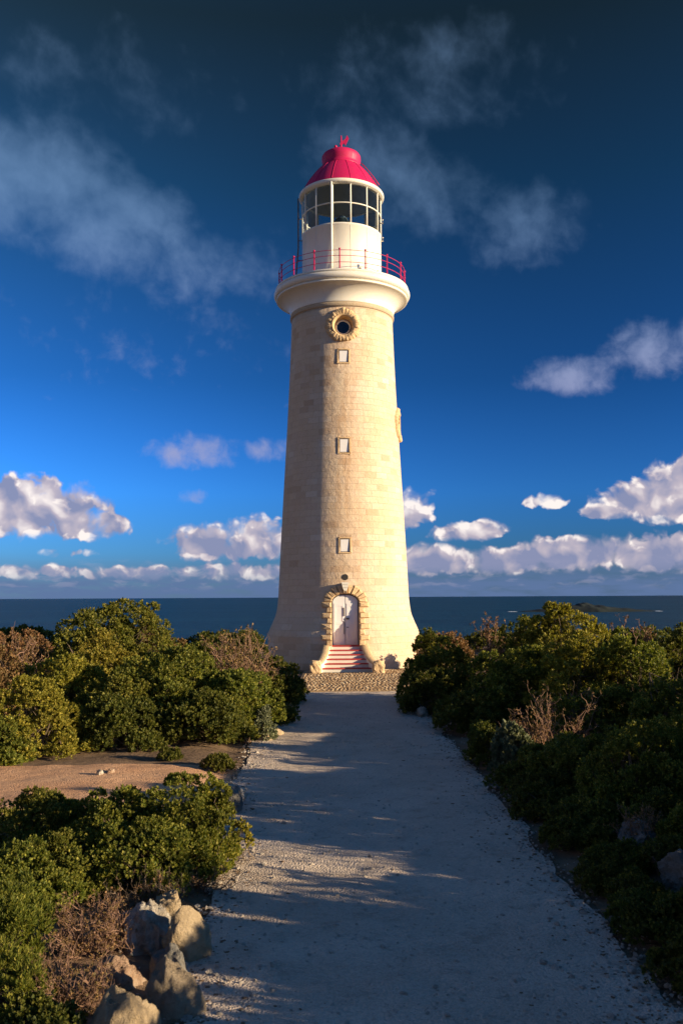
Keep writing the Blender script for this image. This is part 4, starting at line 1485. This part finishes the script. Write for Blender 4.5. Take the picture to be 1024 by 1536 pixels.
px_shrub("low dark shrub at the shaded right path edge, halfway to the tower", 745, 830, 1150, 15.0, M['leaf_dark'], ry=.6, L=.05, rc=.16, seed=56, group=GR)
shrub("dense shrub just right of the picture beside the lower boulder", 5.6, 9.7, 1.2, 1.3, 1.9, M['leaf_mid'], L=.065, rc=.2, seed=57, group=GR)
shrub("leafy shrub just past the right picture edge, beyond the boulders", 6.2, 11.6, 1.4, 1.2, 1.95, M['leaf_mid'], L=.065, rc=.2, seed=58, group=GR)
shrub("wide dense shrub further right of the boulders, out of the picture", 8.2, 9.3, 1.6, 1.4, 2.3, M['leaf_mid'], L=.08, rc=.24, seed=59, group=GR)
px_shrub("low dark ground-hugging shrub between the two right boulders", 955, 1060, 1290, 10.4, M['leaf_dark'], ry=.5, L=.042, rc=.12, seed=70, group=GR)
px_shrub("low dark ground-hugging shrub at the right picture edge below the boulders", 1000, 1100, 1395, 8.6, M['leaf_dark'], ry=.5, L=.04, rc=.12, seed=71, group=GR)
px_shrub("small dark shrub tucked under the lower right thicket beside the path", 868, 930, 1230, 12.2, M['leaf_dark'], ry=.4, L=.045, rc=.12, seed=72, group=GR)
px_shrub("low dark shrub cut by the bottom edge left of the cream boulder", 10, 110, 1505, 6.7, M['leaf_dark'], ry=.25, L=.04, rc=.10, seed=74, group=GL)
dry_shrub("dark brown brushwood at the bottom left between corner bush and cream boulder", at(105, 1500, 7.2)[0], 7.2, .34, .3, .30, n=260, seed=21, thick=.004, leafy=.5)
px_shrub("low dark scrub at the right path edge opposite the leggy near shrub", 880, 985, 1300, 10.6, M['leaf_dark'], ry=.4, L=.042, rc=.12, seed=75, group=GR)
px_shrub("low dark scrub creeping over the right path edge near the bottom", 950, 1060, 1400, 8.6, M['leaf_dark'], ry=.4, L=.04, rc=.11, seed=76, group=GR)
px_shrub("narrow dark shrub at the shaded right path edge, just before the boulder", 835, 905, 1222, 12.5, M['leaf_dark'], ry=.6, L=.045, rc=.12, seed=80, group=GR)
px_shrub("dark shrublet pressed against the path side of the upper boulder", 870, 935, 1262, 11.4, M['leaf_dark'], ry=.35, L=.042, rc=.10, seed=81, group=GR)
px_shrub("dark creeping shrub at the right path edge nearest the bottom corner", 985, 1100, 1470, 7.7, M['leaf_dark'], ry=.4, L=.038, rc=.10, seed=82, group=GR)
px_shrub("dark shrublet at the right path edge below the upper boulder", 915, 1000, 1345, 9.6, M['leaf_dark'], ry=.35, L=.04, rc=.10, seed=83, group=GR)
px_shrub("first of the low dark plants fringing the right verge, nearest the grey-leaved shrub", 765, 850, 1182, 13.4, M['leaf_dark'], ry=.5, L=.045, rc=.11, seed=84, group=GR)
px_shrub("low dark plant fringing the right verge at the level of the sunlit near band", 815, 890, 1246, 11.8, M['leaf_dark'], ry=.5, L=.042, rc=.10, seed=85, group=GR)
px_shrub("low dark plant fringing the right verge below the upper boulder's foot", 868, 945, 1316, 10.2, M['leaf_dark'], ry=.45, L=.04, rc=.10, seed=86, group=GR)
px_shrub("low dark plant fringing the right verge opposite the tilted slab", 922, 1010, 1392, 8.9, M['leaf_dark'], ry=.45, L=.038, rc=.10, seed=87, group=GR)
# shrubs of the same thicket that run on past the right frame and shade the path
shrub("dense shrub of the right bank running out of the picture beside the near path", 4.9, 6.9, 1.5, 1.3, 1.6, M['leaf_mid'], L=.07, rc=.22, seed=50, group=GR)
shrub("dense shrub beside the path just right of the camera", 4.6, 4.3, 1.5, 1.5, 1.55, M['leaf_dark'], L=.08, rc=.24, seed=51, group=GR)
shrub("wide shrub right of the camera, behind the near bank", 7.9, 6.0, 2.0, 1.8, 2.2, M['leaf_dark'], L=.09, rc=.26, seed=52, group=GR)
shrub("wide shrub of the right thicket beyond the picture edge", 8.4, 12.8, 2.0, 1.8, 2.2, M['leaf_mid'], L=.09, rc=.26, seed=53, group=GR)
shrub("tall shrub of the right thicket beyond the picture edge", 9.4, 16.6, 2.2, 2.0, 2.5, M['leaf_mid'], L=.09, rc=.28, seed=54, group=GR)
shrub("tall shrub deep in the right thicket", 10.8, 20.8, 2.4, 2.0, 2.5, M['leaf_mid'], L=.1, rc=.3, seed=55, group=GR)
# low heath between the tower and the cliff
for i, (x0, x1, yt, Y, lab) in enumerate([(-30, 90, 938, 48, "low scrub mound far left on the cliff edge"), (100, 260, 946, 52, "low scrub mound behind the tall dark dome"),
        (255, 400, 955, 56, "low heath mound on the cliff edge left of the tower"), (632, 700, 953, 47, "low brownish heath mound right behind the tower's foot"), (690, 790, 951, 54, "flat heath patch on the cliff edge under the sea, right of the tower"),
        (800, 900, 945, 50, "low heath mound behind the tallest right shrub"), (895, 1060, 945, 46, "low heath mound on the cliff edge at the right")]):
    px_shrub(lab, x0, x1, yt, Y, M['leaf_brown'] if i % 2 else M['leaf_dark'], ry=1.6, L=.16, rc=.36, seed=60 + i, group=GF)

# ------------------------------------------------------------------ rocks
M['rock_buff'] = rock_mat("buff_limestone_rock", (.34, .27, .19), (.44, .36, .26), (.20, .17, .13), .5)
RG = "limestone rocks edging the path"
rock("large cream boulder lit by the sun at the bottom edge, nearest of all", at(186, 1530, 6.75)[0], 6.75, (.27, .26, .46), 1, M['rock'], 0, (186, 1474), .12, .5, 0, 9)
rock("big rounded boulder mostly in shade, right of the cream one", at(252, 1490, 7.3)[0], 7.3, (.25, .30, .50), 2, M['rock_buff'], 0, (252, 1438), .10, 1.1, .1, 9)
rock("white lichen-crusted rugged rock under the brown twigs", at(222, 1385, 8.5)[0], 8.5, (.24, .26, .36), 3, M['rock_lichen'], 0, (222, 1348), .24, .2, 0, 4)
rock("flat tilted slab of smooth limestone leaning on the path edge", at(284, 1395, 8.3)[0], 8.3, (.12, .26, .36), 4, M['rock'], 0, (275, 1353), .05, -.75, .35, 9)
rock("small pale rock wedged between the slab and the lichened rock", at(252, 1350, 8.9)[0], 8.9, (.15, .14, .24), 5, M['rock'], 0, (252, 1336), .2, .9, 0, 5)
rock("pitted reddish rock half buried in brushwood", at(178, 1455, 7.7)[0], 7.7, (.21, .2, .26), 6, M['rock_red'], 0, (178, 1428), .22, .3, 0, 4)
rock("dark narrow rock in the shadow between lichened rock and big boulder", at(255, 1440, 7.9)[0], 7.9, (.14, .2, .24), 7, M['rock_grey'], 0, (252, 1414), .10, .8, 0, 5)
rock("pale rock half hidden behind the leggy near shrub", at(330, 1195, 14.2)[0], 14.2, (.33, .26, .24), 8, M['rock_lichen'], 0, (328, 1168), .25, .3, 0, 4)
rock("grey slanting rock beside the pale one at the track's mouth", at(348, 1205, 13.7)[0], 13.7, (.13, .22, .24), 9, M['rock_grey'], 0, (348, 1178), .2, -.5, 0, 4)
rock("sunlit tan rock caught in the twigs of the near shrub", at(318, 1275, 10.9)[0], 10.9, (.10, .10, .10), 10, M['rock'], 0, (318, 1262), .25, .3, 0, 4)
for i, (px, py, Y, r, lab, m) in enumerate([(380, 1100, 20.9, (.24, .2, .26), "upright cream rock in the sunlit cluster at the left path edge", 'rock'), (398, 1112, 20.4, (.16, .14, .13), "front rock of the sunlit cluster at the left path edge", 'rock'),
        (410, 1096, 21.3, (.26, .2, .15), "flat pale rock at the path side of the sunlit cluster", 'rock'), (370, 1118, 20.2, (.12, .12, .09), "smallest rock of the sunlit cluster, nearest the thicket", 'rock_red'),
        (633, 1068, 24.6, (.16, .14, .2), "pale stone in shade at the right path edge nearest the tower", 'rock_lichen'), (701, 1080, 21.7, (.24, .16, .13), "flat grey stone under the right thicket", 'rock_grey'),
        (425, 1050, 24.6, (.18, .16, .08), "low whitish stone at the left path edge nearest the cobbles", 'rock_lichen'),
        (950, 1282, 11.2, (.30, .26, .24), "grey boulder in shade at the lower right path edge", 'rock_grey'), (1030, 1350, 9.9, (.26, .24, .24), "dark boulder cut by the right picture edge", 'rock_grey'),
        (912, 1295, 11.1, (.07, .07, .05), "little stone lying in front of the shaded boulder", 'rock_grey'),
        (150, 1168, 16.0, (.06, .05, .09), "small upright stone on the orange sand track", 'rock_lichen'), (166, 1166, 16.2, (.09, .06, .06), "low stone beside the upright one on the sand track", 'rock_red')]):
    rock(lab, at(px, py, Y)[0], Y, r, 20 + i, M[m], r[2] * .35, None, .26, i * .7, 0, 4)

# ------------------------------------------------------------------ gravel and litter (nobody could count it)
def scatter(name, n, xr, yr, size, m, seed, flat=.6, edge=None, lift=.02):
    rs = np.random.RandomState(seed)
    ico = bmesh.new()
    bmesh.ops.create_icosphere(ico, subdivisions=1, radius=1)
    iv = np.array([v.co[:] for v in ico.verts])
    iff = np.array([[v.index for v in f.verts] for f in ico.faces])
    ico.free()
    mb_v, mb_f = [], []
    k = 0
    while k < n:
        y = yr[0] + (yr[1] - yr[0]) * rs.rand() ** 1.7
        if edge:
            side = rs.rand() < .5
            e = left_edge(y) if side else right_edge(y)
            x = e + (1 if side else -1) * rs.exponential(.22) - (.1 if side else -.1)
        else:
            x = rs.uniform(*xr)
        s = size * rs.lognormal(0, .45)
        if s > size * 2.6:
            continue
        a = rs.uniform(0, 6.28)
        c_, s_ = math.cos(a), math.sin(a)
        sc = iv * np.array([s, s * rs.uniform(.55, 1), s * flat]) * (1 + .25 * rs.normal(0, 1, (12, 1)))
        P = np.stack([sc[:, 0] * c_ - sc[:, 1] * s_ + x, sc[:, 0] * s_ + sc[:, 1] * c_ + y, sc[:, 2] + gz(x, y) + lift + s * .1], 1)
        mb_v.append(P)
        mb_f.append(iff + 12 * k)
        k += 1
    me = bpy.data.meshes.new(name)
    me.from_pydata(np.concatenate(mb_v).tolist(), [], np.concatenate(mb_f).tolist())
    tag(link(name, me, m), kind="stuff")
M['gravel'] = rock_mat("gravel_stones", (.46, .40, .34), (.62, .56, .48), (.30, .25, .20), .3)
M['litter'] = plain_stone("leaf_litter", (.20, .13, .08), .3, 30, (.08, .05, .03))
scatter("gravel", 3200, (-2.0, 3.0), (6.5, 30), .011, M['gravel'], 2, .7)
scatter("edge_gravel", 1500, None, (6.8, 30), .019, M['gravel'], 4, .7, True)
scatter("leaf_litter", 2600, None, (6.8, 28), .015, M['litter'], 5, .22, True)
